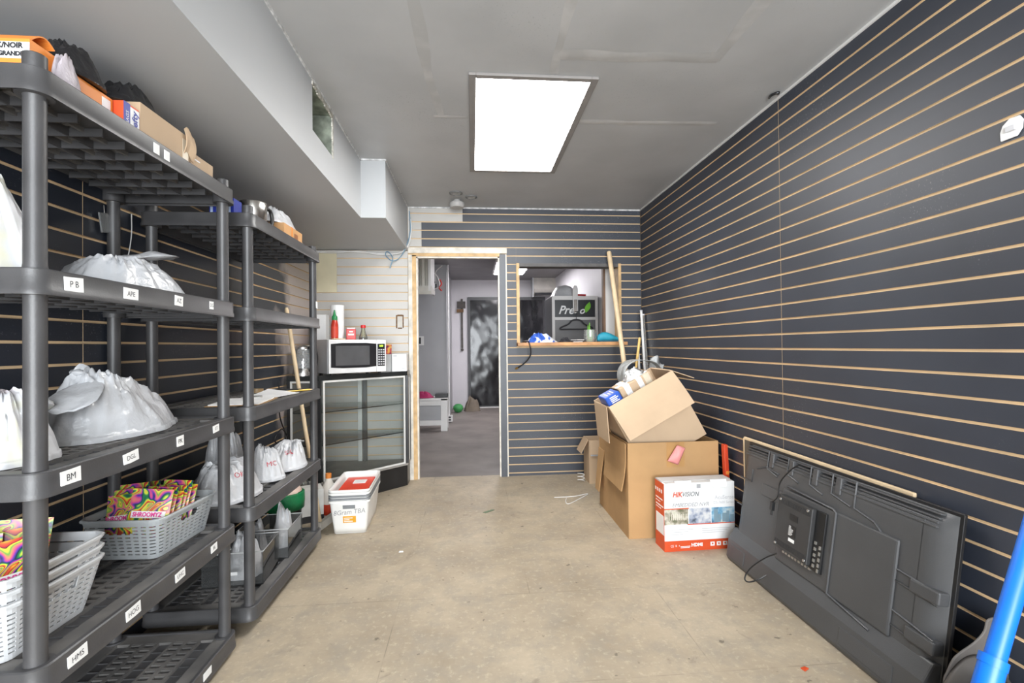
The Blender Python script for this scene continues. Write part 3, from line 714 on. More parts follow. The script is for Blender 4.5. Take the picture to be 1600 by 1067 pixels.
for k, (x, w, h_) in enumerate(((.70, .03, .075), (.76, .02, .045), (.82, .035, .05), (.88, .02, .062), (.93, .03, .04))): ph.box(-NW / 2 + x * NW, -NW / 2 + x * NW + w * .8, fy - .0012, fy, .157, .157 + h_)
part('photo_towers', ph, mat('print_tower', (.20, .30, .36), .5), nb)
nplane('red_rule', 0, .345, .622, .636, m_nr, .0006); nplane('red_rule', .325, 1, .383, .397, m_nr, .0006)
m_pg = mat('print_grey', (.30, .30, .31), .5); m_pl = mat('print_light', (.52, .52, .54), .5)
yT = fy - .0012
text('HIK', .040, m_nr, nb, (-.163, yT, .322), shear=.25, bold=.0012, align='LEFT', sx=.85)
text('VISION', .038, m_ink, nb, (-.108, yT, .322), shear=.25, align='LEFT', sx=.85)
text('EMBEDDED NVR', .030, m_pg, nb, (-.166, yT, .262), shear=.25, align='LEFT', sx=1.0)
text('AcuSense', .032, m_pl, nb, (.090, yT, .297), align='LEFT', sx=.95)
text('DS-7600 Series', .021, m_pl, nb, (.083, yT, .268), align='LEFT', sx=.95)
text('HDMI', .026, m_nw, nb, (-.02, yT, .032), bold=.0012, sx=1.05)
text('CE  R  +', .018, m_nw, nb, (-.150, yT, .030), sx=.9)
for k in range(4):
    nplane('icon', .645 + k * .09, .705 + k * .09, .055, .115, m_nw, .0003)
    nplane('icon_mark', .665 + k * .09, .685 + k * .09, .075, .10, m_nr, .0008)
for k in range(3): nplane('print_line', .08, .40 - .07 * k, .315 - .035 * k, .322 - .035 * k, m_pl, .0002); nplane('print_line', .53, .93 - .04 * k, .315 - .03 * k, .321 - .03 * k, m_pl, .0002)
nplane('print_line', .22, .36, .062, .072, m_nw, .0003); nplane('print_line', .22, .35, .045, .052, m_nw, .0003)
nplane('seal_tab', .46, .515, .925, .985, mat('grey_tab', (.36, .36, .37), .5), .0005)
part('lid_gap', MB().box(-NW / 2 + .012, NW / 2 - .005, -ND / 2 + .006, ND / 2 - .01, NH, NH + .003), mat('carton_grey_top', (.50, .49, .48), .6), nb)
for x in (-.14, .075):
    part('handle_tab', MB().prism([(-.048, .02), (.052, .02), (.046, -.018), (.036, -.026), (-.034, -.026), (-.044, -.018)], -.003, .003, 0, Matrix.Translation((x + .04, -ND / 2 - .002, NH - .004)) @ Matrix.Rotation(PI / 2 - .5, 4, 'X')), m_nw, nb, bevel=.001, label='white fold-over handle tab')
part('lid', MB().box(-NW / 2, NW / 2, -.02, ND / 2, NH + .003, NH + .006), mat('carton_grey_top', (.50, .49, .48), .6), nb)
# ------------------------------------------------------------------ soft things: tied carrier bags
m_bag = mat('bag_white_film', (.47, .48, .50), .27, var=.09, scale=9, bump=.55, bscale=34)
m_bagw = mat('bag_bright_film', (.58, .585, .60), .30, var=.07, scale=12, bump=.5, bscale=34)
m_bagc = ramp_mat('bag_film_colour_showing', [(.28, (.56, .46, .50)), (.42, (.58, .58, .60)), (.56, (.56, .57, .58)), (.66, (.58, .57, .44)), (.78, (.46, .55, .55))], scale=9, detail=2, rough=.35)
m_bagk = mat('bag_black_film', (.012, .012, .014), .22, var=.2, bump=.5, bscale=30)
def film_translucent(m):
    b = m.node_tree.nodes['Principled BSDF']; b.inputs['Subsurface Weight'].default_value = .0
    return m
def heap(lx, ly, lz, seed, peak=(0, 0), crease=.10, sharp=1.7, n=110, nv=36, folds=17):
    """draped sack: sharp folds run from the knot (peak) down to a spread rim"""
    rn = random.Random(seed); ph = [rn.random() * 9 for _ in range(8)]
    mb = MB()
    def ridge(x, y, z): return 1 - 2 * abs(noise.noise(Vector((x, y, z))))
    def fn(u, v):
        a = 2 * PI * u; ca, sa = math.cos(a), math.sin(a)
        rim = .93 + .10 * noise.noise(Vector((ca * 1.6, sa * 1.6, ph[0]))) + .05 * noise.noise(Vector((ca * 5, sa * 5, ph[1])))
        low = .012 + .02 * lz
        if v <= .90:
            s = v / .90; r = s ** .9 * rim; env = math.sin(PI * min(1, s ** .8))
            z = lz * (1 - s ** sharp) * (1 + .30 * noise.noise(Vector((ca * s * 2.0, sa * s * 2.0, ph[2]))))
            z += lz * crease * env * (.95 * ridge(ca * folds * .22, sa * folds * .22, ph[3] + s * .7) - .35)
            z += lz * crease * env * (.50 * ridge(ca * folds * .5 + s, sa * folds * .5, ph[4] + s * 2.2) - .2)
            z += lz * crease * env * .55 * ridge(ca * r * 6, sa * r * 6, ph[5])
            z = max(z, low)
        else:
            s = (v - .90) / .10; r = rim * (1 + .015 * s); z = low * (1 - s)
        t = 1 - min(1, v / .90)
        return (lx / 2 * r * ca + peak[0] * t, ly / 2 * r * sa + peak[1] * t, max(0, z))
    mb.grid(fn, n, nv, 0, closeu=True)
    o = len(mb.v) - n
    mb.f.append(tuple(range(o + n - 1, o - 1, -1))); mb.m.append(0)
    return mb
def lobe(p0, d, l, w, seed, th=.014):
    """one flared handle end of a knotted bag, from p0 along d"""
    p0 = Vector(p0); d = Vector(d).normalized(); side = d.cross(Vector((0, 0, 1))).normalized(); up = side.cross(d)
    mb = MB(); rn = random.Random(seed); ph = rn.random() * 10
    def fn(u, v):
        a = 2 * PI * u
        ww = w * (.16 + .84 * math.sin(PI * min(.98, v * .62 + .02))) * (1 - max(0, v - .85) * 3)
        q = noise.noise(Vector((v * 4, math.cos(a) * 2, ph)))
        return p0 + d * (l * v) + side * (ww * .5 * math.cos(a)) + up * (th * (.5 + q) * math.sin(a) + .02 * math.sin(v * 3) * w * 4)
    mb.grid(fn, 16, 9, 0, closeu=True); n = 16
    mb.f.append(tuple(range(n - 1, -1, -1))); mb.m.append(0); o = len(mb.v) - n
    mb.f.append(tuple(range(o, o + n))); mb.m.append(0)
    return mb
def bag(label, loc, dims, seed, peak, m, ears=(), knot=True, group=None, rotz=0., crease=.10, sharp=1.7, marks=()):
    t = thing('carrier_bag', label, 'bag', loc, (0, 0, rotz), group)
    bo = part('body', heap(dims[0], dims[1], dims[2], seed, peak, crease, sharp), m, t, smooth=70)
    kz = dims[2] * .97
    if knot:
        part('knot', MB().lathe([(.004, -.012), (.016, -.006), (.019, .004), (.012, .013), (.003, .016)], 14, 0, Matrix.Translation((peak[0], peak[1], kz))), m, t, smooth=70)
    for i, (d, l, w) in enumerate(ears):
        part('tied_handle', lobe((peak[0], peak[1], kz + .004), d, l, w, seed + i), m, t, smooth=70)
    for s, sz, az, el in marks:               # az: heading of the marked side, el: how steeply it faces up
        d = Vector((math.cos(az) * math.cos(el), math.sin(az) * math.cos(el), math.sin(el))); rx = Vector((0, 0, 1)).cross(d).normalized(); uy = d.cross(rx)
        R3 = Matrix((rx, uy, d)).transposed()
        text(s, sz, m_red_ink, t, Vector((0, 0, dims[2] * .40)) + d * .26, R3.to_euler(), target=bo, name='marking', sx=1)
    return t
bag('white knotted bag with flared handle ends on the rack shelf labelled APE', (-1.155, 1.69, DA[1]), (.31, .49, .108), 3, (.05, -.10), m_bag, [((.0, 1, .20), .25, .12)], sharp=2.5, crease=.16)
bag('bulging bright white bag tinted by its contents, on the shelf labelled P B', (-1.20, 1.25, DA[1]), (.26, .25, .25), 8, (-.02, -.02), m_bagc, [((.2, -.2, .8), .09, .08)], sharp=2.8, crease=.12)
bag('large crumpled white bag with a knot and tail on the shelf labelled BM', (-1.19, 1.665, DA[2]), (.31, .53, .185), 12, (.03, -.09), m_bag, [((.25, -1, -.42), .21, .12), ((-.3, -.5, .2), .07, .05)], crease=.17, sharp=1.8)
bag('flattened white bag with pale colours inside on the shelf labelled BM', (-1.175, 1.255, DA[2]), (.29, .24, .165), 21, (.0, .03), m_bagc, [((.3, .8, -.35), .11, .07)], sharp=2.3, crease=.15)
bag('white bag marked in red, slumped at the near rack corner posts', (-1.12, 2.27, DB[3]), (.31, .35, .145), 31, (.0, -.03), m_bagw, [((-.2, -1, -.1), .08, .06)], marks=[('OK', .035, -.65, .45)], sharp=2.6, crease=.17)
bag('tall white bag leaning on the slats behind other shelf bags', (-1.255, 2.52, DB[3]), (.20, .25, .26), 36, (-.02, .0), m_bagw, [((.2, -.6, .5), .07, .06)], sharp=2.6, crease=.15)
bag('white bag marked MC in red between taller and flatter bags', (-1.06, 2.535, DB[3]), (.20, .165, .15), 38, (-.02, .02), m_bagw, [], knot=False, marks=[('MC', .034, -.75, .4)], sharp=2.8, crease=.17)
bag('flat white bag marked SK in red with its knot toward the cabinet', (-1.075, 2.775, DB[3]), (.27, .29, .125), 41, (.03, .07), m_bagw, [((.2, 1, -.15), .10, .05)], marks=[('SK', .038, -.75, .5)], sharp=2.3, crease=.16)

# ------------------------------------------------------------------ woven plastic baskets with pouches
m_bask = mat('basket_grey', (.36, .38, .39), .5, var=.06, scale=12)
m_baskl = mat('basket_pale_grey', (.50, .51, .52), .5, var=.06, scale=12)
def basket_parts(t, bw, bd, tw, td, h, m, handle=True):
    P0 = rrect(bw, bd, .028, 6); P1 = rrect(tw, td, .034, 6)
    def dense(P, n):
        L_ = [0]; Q = P + [P[0]]
        for a, b in zip(Q[:-1], Q[1:]): L_.append(L_[-1] + math.dist(a, b))
        out = []
        for k in range(n):
            s = L_[-1] * k / n
            for i in range(len(P)):
                if L_[i] <= s <= L_[i + 1]:
                    f = (s - L_[i]) / max(1e-9, L_[i + 1] - L_[i]); a, b = Q[i], Q[i + 1]; out.append((a[0] + (b[0] - a[0]) * f, a[1] + (b[1] - a[1]) * f)); break
        return out
    nc = 120; A = dense(P0, nc); B = dense(P1, nc); nr = 33
    mb = MB()
    def fn(u, v):
        i = int(round(u * nc)) % nc; a, b = A[i], B[i]
        return (a[0] + (b[0] - a[0]) * v, a[1] + (b[1] - a[1]) * v, .004 + (h - .004) * v)
    def skip(i, j):
        x, y, z = fn((i + .5) / nc, (j + .5) / nr)
        if handle and abs(x) < .045 and abs(abs(y)) > td * .36 and nr * .66 <= j <= nr * .83: return True
        if handle and abs(y) < .05 and abs(x) > tw * .36 and nr * .66 <= j <= nr * .83: return True
        return 3 <= j < nr - 3 and j % 3 == 0 and i % 3 != 2
    mb.grid(fn, nc, nr, 0, closeu=True, skip=skip)
    part('sides', mb, m, t, solid=.0028)
    part('bottom', MB().prism(P0, 0.0005, .0045), m, t)
    rim = [(x, y, h) for x, y in B[::3]]; rim.append(rim[0])
    r2 = MB(); n3 = len(rim) - 1
    pr = [(-.002, -.006), (.006, -.006), (.007, .0), (.004, .003), (-.002, .003)]
    vs = []; fs = []
    for k in range(n3):
        x, y, z = rim[k]; l = math.hypot(x / tw, y / td) or 1; nx, ny = x / abs(math.hypot(x, y)), y / abs(math.hypot(x, y))
        for o_, dz in pr: vs.append((x + nx * o_, y + ny * o_, z + dz))
    q = len(pr)
    for k in range(n3):
        for i in range(q): fs.append((k * q + i, ((k + 1) % n3) * q + i, ((k + 1) % n3) * q + (i + 1) % q, k * q + (i + 1) % q))
    r2.add(vs, fs); part('rim', r2, m, t)
swirl = [(0, (.015, .015, .03)), (.06, (.42, .02, .03)), (.17, (.62, .10, .03)), (.25, (.66, .42, .03)), (.34, (.50, .60, .05)), (.41, (.02, .20, .07)), (.50, (.012, .02, .04)), (.56, (.08, .04, .30)), (.64, (.50, .05, .22)), (.74, (.66, .20, .12)), (.86, (.10, .32, .06)), (.94, (.60, .52, .05))]
m_sw = [ramp_mat('pouch_swirl_%s' % k, swirl, sc, .6, 1.3, .3, bands=bn) for k, sc, bn in (('bright', 13, 3.6), ('dense', 19, 3.6), ('loose', 15, 4.0))]
m_pink = mat('label_pink_print', (.70, .05, .28), .5)
def pouch(label, loc, rot, k=0, w=.105, h=.150, th=.016, group=None, s='SHROOMYZ'):
    t = thing('foil_pouch', label, 'pouch', loc, rot, group)
    def surf(u, v, sgn, e=0.):
        b = (math.sin(PI * u) ** .6) * (math.sin(PI * min(1, max(0, v * 1.12))) ** .6 if v < .89 else 0)
        return ((u - .5) * w, sgn * (th * .5 * b + .0008 + e), v * h)
    mb = MB(); mb.grid(lambda u, v: surf(u, v, -1), 12, 14); mb.grid(lambda u, v: surf(1 - u, v, 1), 12, 14)
    mb.quad(surf(0, 1, -1), surf(1, 1, -1), surf(1, 1, 1), surf(0, 1, 1)); mb.quad(surf(0, 0, 1), surf(1, 0, 1), surf(1, 0, -1), surf(0, 0, -1))
    part('foil', mb, m_sw[k], t, smooth=60)
    lb = MB(); lb.grid(lambda u, v: surf(.10 + .82 * u,   .40 + .14 * v, -1, .0015), 10, 3)
    lo = part('name_strip', lb, m_lab, t, solid=.0006)
    text(s, .0195, m_pink, lo, (.001, -th * .5 - .0045, h * .47), bold=.0008, sx=.82)
    return t
bk1 = thing('storage_basket', 'grey woven plastic basket filled with swirl-printed pouches on a rack shelf', 'basket', (-1.150, 1.815, DA[3]), (0, 0, -.06))
basket_parts(bk1, .215, .275, .265, .325, .135, m_bask)
rn = random.Random(5)
GP = 'swirl-printed pouches standing in the grey basket'
LP = 'rainbow swirl foil pouch with white name strip, standing in the grey woven basket'
spots = [(-1.207 + .110 * (i % 2), 1.727 + .0285 * (i // 2)) for i in range(10)]
pouch('brightest swirl pouch at the basket front, its whole name strip showing', (-1.105, 1.692, DA[3] + .066), (-.22, .10, .10), 0, .125, .155)
for i, (x, y) in enumerate(spots):
    pouch(LP, (x, y, DA[3] + .046 + .011 * ((i * 2) % 3)), (-.30, (-.09 if i % 2 == 0 else .07), .02), 1 if i % 3 else 2, .10, group=GP)
BPOS = (-1.128, 1.262)
LBK = ['undermost', 'middle', 'topmost']
for k in range(3):
    t = thing('storage_basket', '%s pale grey woven basket of the nested stack at the rack corner post' % LBK[k], 'basket', (BPOS[0], BPOS[1], DA[3] + .0005 + k * .028), (0, 0, 0))
    basket_parts(t, .175, .235, .232, .292, .135, m_baskl)
for i, (x, y, rz, w) in enumerate(((-1.085, 1.19, .35, .12), (-1.13, 1.25, .2, .12), (-1.17, 1.19, .1, .11), (-1.15, 1.29, -.1, .11))):
    pouch('swirl pouch standing frontmost in the nested pale baskets' if i == 0 else 'rainbow swirl foil pouch standing in the nested pale baskets', (x, y, DA[3] + .085 + .006 * i), (-.12, .05 * (i - 1), rz + .5), (0, 0, 2, 1)[i], w, .165, group=None if i == 0 else 'pouches in the nested pale baskets')

# ------------------------------------------------------------------ top of the labelled rack
ZT = DA[0]
m_or = mat('carton_orange', (.80, .26, .045), .5, var=.06); m_navy = mat('print_navy', (.012, .03, .30), .45); m_wht = mat('print_white', (.82, .82, .82), .5)
def carton(name, label, cat, loc, rotz, w, d, h, m, flaps=True):
    t = thing(name, label, cat, loc, (0, 0, rotz))
    part('body', MB().box(-w / 2, w / 2, -d / 2, d / 2, 0, h), m, t, bevel=.0012)
    return t
b1 = carton('carton', 'orange carton with black lettering and a lifted lid at the rack corner socket', 'carton', (-1.085, 1.205, ZT), .0, .16, .075, .095, m_or)
part('lid', MB().grid(lambda u, v: ((u - .5) * .15, -.03 + .065 * v, .096 + .028 * math.sin(v * 2.6) + .0 * u), 6, 8), m_or, b1, solid=.003)
part('print_band', MB().box(-.081, .0808, -.0387, -.0377, .048, .086), m_wht, b1)
text('BLACK/NOIR', .017, m_ink, b1, (.02, -.0397, .077), bold=.0008, sx=.95)
text('LARGE/GRANDE', .014, m_ink, b1, (.02, -.0397, .058), bold=.0008, sx=.95)
b2 = carton('carton', 'open orange carton with a black bin bag spilling over it', 'carton', (-1.06, 1.335, ZT), 0, .11, .17, .085, m_or)
part('size_print', MB().box(.0552, .0562, .045, .075, .012, .075), m_wht, b2)
b3 = carton('carton', 'narrow blue, white and red carton of bin bags between orange and brown boxes', 'carton', (-1.04, 1.456, ZT), 0, .12, .062, .088, mat('carton_red_orange', (.75, .10, .03), .5))
part('blue_panel', MB().box(.0602, .0612, -.031, -.006, 0, .088), m_navy, b3); part('white_panel', MB().box(.0602, .0612, -.006, .031, 0, .082), m_wht, b3)
text('Hefty', .030, m_navy, b3, (.0622, .0125, .042), (PI / 2, -PI / 2, PI / 2), bold=.001)
text('BAGS', .016, m_wht, b3, (.0622, -.018, .045), (PI / 2, -PI / 2, PI / 2))
b4 = carton('carton', 'long plain brown carton with a torn end on the rack top', 'carton', (-1.045, 1.615, ZT), 0, .13, .245, .118, m_card2)
part('torn_flap', MB().grid(lambda u, v: (.066 + .01 * math.sin(v * 3), .09 + .055 * u, .05 + .085 * v + .012 * math.sin(u * 5)), 5, 6), m_card2, b4, solid=.003)
part('tape', MB().box(.0652, .0662, .085, .115, 0, .10), mat('clear_tape', (.66, .58, .45), .2), b4)
b5 = carton('carton', 'low brown carton with faint printing beside the far rack socket', 'carton', (-1.05, 1.822, ZT), 0, .13, .155, .078, m_card2)
part('faint_print', MB().box(.0652, .0658, -.02, .03, .028, .036), m_wht, b5); part('faint_print', MB().box(.0652, .0658, -.05, -.01, .056, .061), m_wht, b5)
def black_bag(label, loc, dims, seed, rotz=0):
    t = thing('bin_bag', label, 'bag', loc, (0, 0, rotz))
    part('film', heap(dims[0], dims[1], dims[2], seed, (0, 0), .22, 1.9, 40, 16, 9), m_bagk, t, smooth=35); return t
black_bag('puffed black bin bag resting on the open orange carton', (-1.06, 1.34, ZT + .087), (.15, .20, .085), 51)
black_bag('crinkled shiny black bag on the long brown carton', (-1.06, 1.57, ZT + .120), (.13, .22, .075), 57)
pb = thing('plastic_sleeve', 'frosted clear plastic sleeve tucked beside the corner socket of the rack', 'plastic sleeve', (-.985, 1.24, ZT))
part('film', heap(.032, .10, .085, 61, (0, 0), .2, 3.2, 36, 14, 12), mat('frosted_film', (.55, .50, .54), .3, bump=.4, bscale=40), pb, smooth=50)

# ------------------------------------------------------------------ top of the second rack
ZB = DB[0]
m_steel = mat('brushed_steel', (.62, .60, .57), .22, metal=1., var=.10, scale=20)
bx = carton('carton', 'small blue carton with white stripes on top of the unlabelled rack', 'carton', (-1.055, 2.135, ZB), 0, .10, .07, .075, m_navy)
for k in range(4): part('stripe', MB().box(-.045 + k * .024, -.035 + k * .024, -.0362, -.0352, .006, .07), mat('print_pale_blue', (.45, .55, .75), .5), bx)
kt = thing('steel_pitcher', 'stainless steel pitcher with a black handle on the rack top', 'pitcher', (-1.03, 2.335, ZB))
part('body', MB().lathe([(.001, .0), (.048, 0), (.052, .004), (.052, .038), (.058, .046), (.060, .12), (.058, .124), (.055, .12), (.05, .05)], 32), m_steel, kt, smooth=40)
part('handle', MB().tube(catmull([(.03, .05, .112), (.04, .088, .112), (.045, .102, .075), (.042, .092, .03), (.03, .066, .022)], 6), .009, 10), mat('handle_black', (.015, .015, .016), .3), kt, smooth=60)
bw_ = carton('carton', 'orange brown printed carton draped with crumpled white film on the rack top', 'carton', (-1.035, 2.665, ZB), 0, .14, .26, .085, mat('carton_tan', (.58, .32, .14), .6))
part('print_mark', MB().box(.0702, .0712, .01, .06, .02, .06), mat('print_brown', (.30, .12, .05), .6), bw_); part('print_stripe', MB().box(.0702, .0712, -.03, -.015, 0, .085), m_or, bw_)
fl = thing('plastic_wrap', 'crumpled white film lying over the orange brown carton', 'plastic film', (-1.04, 2.655, ZB + .087))
part('film', heap(.15, .33, .075, 66, (0, -.03), .22, 2.4, 48, 16, 13), m_bagw, fl, smooth=40)
# papers on the third shelf of the second rack
Z3 = DB[2]
cbd = thing('clipboard', 'brown clipboard holding loose white papers on a rack shelf', 'clipboard', (-1.06, 2.30, Z3), (0, 0, .15))
part('board', MB().box(-.11, .11, -.155, .155, 0, .004), mat('hardboard', (.36, .22, .10), .6), cbd, bevel=.001)
part('paper', MB().box(-.10, .10, -.145, .12, .004, .009), m_wht, cbd); part('clip', MB().box(-.04, .04, .12, .15, .004, .016), m_steel, cbd, bevel=.002)
pp = part('paper_sheet', MB().grid(lambda u, v: ((u - .5) * .18, (v - .5) * .24, .003 + .022 * (1 - u) * v * v), 6, 8), m_wht, None, (-1.06, 2.60, Z3 + .0005), (0, 0, -.15), solid=.0008)
tag(pp, 'curled loose white paper sheet beside the clipboard', 'paper')
pc_ = thing('pencil', 'yellow pencil lying across the rack shelf edge beside loose papers', 'pencil', (-1.01, 2.80, Z3 + .006), (0, 0, .9))
part('shaft', MB().tube([(-.11, 0, 0), (.09, 0, 0)], .0045, 6), mat('pencil_yellow', (.80, .50, .03), .4), pc_); part('tip', MB().tube([(.09, 0, 0), (.11, 0, 0)], .0045, 6, r1=.0006), m_pale, pc_)
tp = thing('tape_roll', 'small brown tape roll on the third shelf of the unlabelled rack', 'tape', (-1.22, 2.80, Z3))
part('roll', MB().lathe([(.02, 0), (.034, 0), (.034, .022), (.02, .022), (.02, 0)], 24, cap=False), mat('tape_brown', (.30, .20, .10), .3), tp, smooth=40)
# clear bins on the lowest shelf of the second rack
m_clr = clear_mat('clear_acrylic', (.95, .95, .95), .12, .025, .04)
def clear_bin(label, loc, w, d, h, rotz):
    t = thing('clear_bin', label, 'bin', loc, (0, 0, rotz)); e = .006
    for q in ((-w / 2, w / 2, -d / 2, -d / 2 + .003), (-w / 2, w / 2, d / 2 - .003, d / 2), (-w / 2, -w / 2 + .003, -d / 2 + .003, d / 2 - .003), (w / 2 - .003, w / 2, -d / 2 + .003, d / 2 - .003)):
        part('side_wall', MB().box(*q, .003, h), m_clr, t)
    part('bottom', MB().box(-w / 2, w / 2, -d / 2, d / 2, 0, .003), m_clr, t)
    rm = MB(); rm.tube([(-w / 2, -d / 2, h), (w / 2, -d / 2, h), (w / 2, d / 2, h), (-w / 2, d / 2, h), (-w / 2, -d / 2, h)], .003, 6); part('rim', rm, mat('acrylic_rim', (.55, .56, .56), .2), t, smooth=60)
    return t
Z5 = DB[4]
c1 = clear_bin('clear acrylic bin with a white sticker on the lowest rack shelf', (-1.11, 2.385, Z5), .26, .23, .15, .08)
part('sticker', MB().box(-.02, .02, -.1165, -.1155, .05, .065), m_lab, c1)
c2 = clear_bin('clear acrylic bin full of white packets on the lowest rack shelf', (-1.09, 2.66, Z5), .25, .24, .15, .05)
def packet(label, loc, w, d, h, rot, seed, m=None, group=None):
    t = thing('plastic_packet', label, 'packet', loc, rot, group)
    part('film', heap(w, d, h, seed, (0, 0), .2, 2.6, 36, 14, 9), m or m_bagw, t, smooth=50); return t
GK = 'white packets in the second clear bin'
packet('white film packet piled in the sticker-free clear bin', (-1.14, 2.60, Z5 + .004), .12, .11, .15, (0, 0, 0), 71, group=GK)
packet('white film packet piled in the sticker-free clear bin', (-1.05, 2.715, Z5 + .004), .12, .11, .19, (0, 0, .4), 72, group=GK)
packet('translucent packet standing in the clear bin with a white sticker', (-1.10, 2.39, Z5 + .004), .17, .15, .17, (0, 0, .2), 73)
# ------------------------------------------------------------------ things on the floor between rack and cabinet
gb = thing('waste_bin', 'black plastic bin with a green liner behind the second rack', 'bin', (-1.20, 3.14, 0))
part('tub', MB().lathe([(.001, 0), (.085, 0), (.105, .26), (.110, .262), (.101, .258), (.083, .01)], 24), m_black, gb, smooth=40)
part('liner', MB().lathe([(.112, .17), (.116, .22), (.114, .268), (.102, .272), (.09, .24)], 28, cap=False), mat('green_liner', (.01, .20, .07), .35, bump=.4, bscale=40), gb, smooth=50, solid=.002, label='dark green bin liner')
wbx = carton('carton', 'white carton with a round black emblem on the floor beside the bin', 'carton', (-1.13, 3.40, 0), .45, .15, .14, .22, mat('carton_offwhite', (.70, .69, .66), .6))
part('emblem', MB().lathe([(.017, 0), (.017, .001), (.001, .001)], 20, 0, Matrix.Translation((.0755, .0, .16)) @ Matrix.Rotation(PI / 2, 4, 'Y')), m_ink, wbx)
part('black_base', MB().box(-.0755, .0755, -.0705, .0705, 0, .045), m_ink, wbx)
cl = packet('crumpled peach and white paper bag on top of the black bin', (-1.20, 3.14, .274), .20, .22, .08, (0, 0, .3), 81, mat('peach_paper', (.72, .55, .46), .6))
def bottle(label, loc, prof, m, capprof, mc, lab=None, cat='bottle', name='bottle', n=24):
    t = thing(name, label, cat, loc)
    part('body', MB().lathe(prof, n), m, t, smooth=40); part('cap', MB().lathe(capprof, n), mc, t, smooth=40)
    if lab: part('label', MB().lathe([(lab[0], lab[1]), (lab[0], lab[2])], n, cap=False), lab[3], t, smooth=40)
    return t
bottle('clear cleaner bottle with a yellow cap standing behind the white carton', (-1.22, 3.525, 0), [(.001, 0), (.045, 0), (.045, .20), (.02, .26), (.018, .285)], clear_mat('clear_liquid', (.85, .86, .78), .15, .1), [(.021, .27), (.021, .31), (.015, .315), (.001, .316)], mat('cap_yellow', (.80, .60, .03), .4))
bottle('white and orange cleaner bottle with red liquid beside the cabinet', (-1.03, 3.475, 0), [(.001, 0), (.042, 0), (.042, .09), (.0421, .091), (.042, .21), (.02, .25), (.018, .27)], mat('bottle_white', (.75, .70, .64), .4), [(.020, .262), (.020, .295), (.001, .297)], m_or, (.0425, .01, .085, mat('liquid_red', (.55, .05, .02), .3)))
bottle('small green spray bottle with a blue lower half by the cabinet plinth', (-.975, 3.55, 0), [(.001, 0), (.03, 0), (.03, .10), (.0301, .101), (.028, .16), (.012, .22)], mat('bottle_green', (.02, .42, .20), .35), [(.013, .21), (.013, .245), (.001, .247)], m_wht, (.0305, .005, .09, mat('label_blue', (.10, .35, .60), .4)))
pl = part('plank_offcut', MB().box(-.016, .016, -.10, .10, 0, .05), mat('plank_white', (.60, .56, .50), .7), None, (-.988, 3.28, 0), (0, 0, -.2), bevel=.002)
tag(pl, 'short whitewashed plank offcut on the floor beside the white tubs', 'plank')
# broom pole leaning in the rack gap
bp_ = thing('broom_handle', 'pale wooden broom handle leaning between the second rack and the cabinet', 'pole', (-1.005, 3.22, 0))
part('shaft', MB().tube([(0, 0, .004), (-.165, -.115, 1.43)], .0125, 12), m_pale, bp_, smooth=40); part('end_cap', MB().tube([(-.165, -.115, 1.43), (-.1665, -.116, 1.443)], .0125, 12, r1=.008), m_pale, bp_, smooth=40)
cbl = part('cable_coil', MB().tube(catmull([(-1.375, 3.50, .95), (-1.36, 3.47, .72), (-1.35, 3.55, .56), (-1.33, 3.45, .50), (-1.35, 3.36, .56), (-1.34, 3.46, .62), (-1.33, 3.54, .52), (-1.34, 3.45, .44), (-1.35, 3.40, .5)], 6), .005, 8), m_black, None, smooth=60)
tag(cbl, 'black cable hanging in loops on the left slatted wall', 'cable')
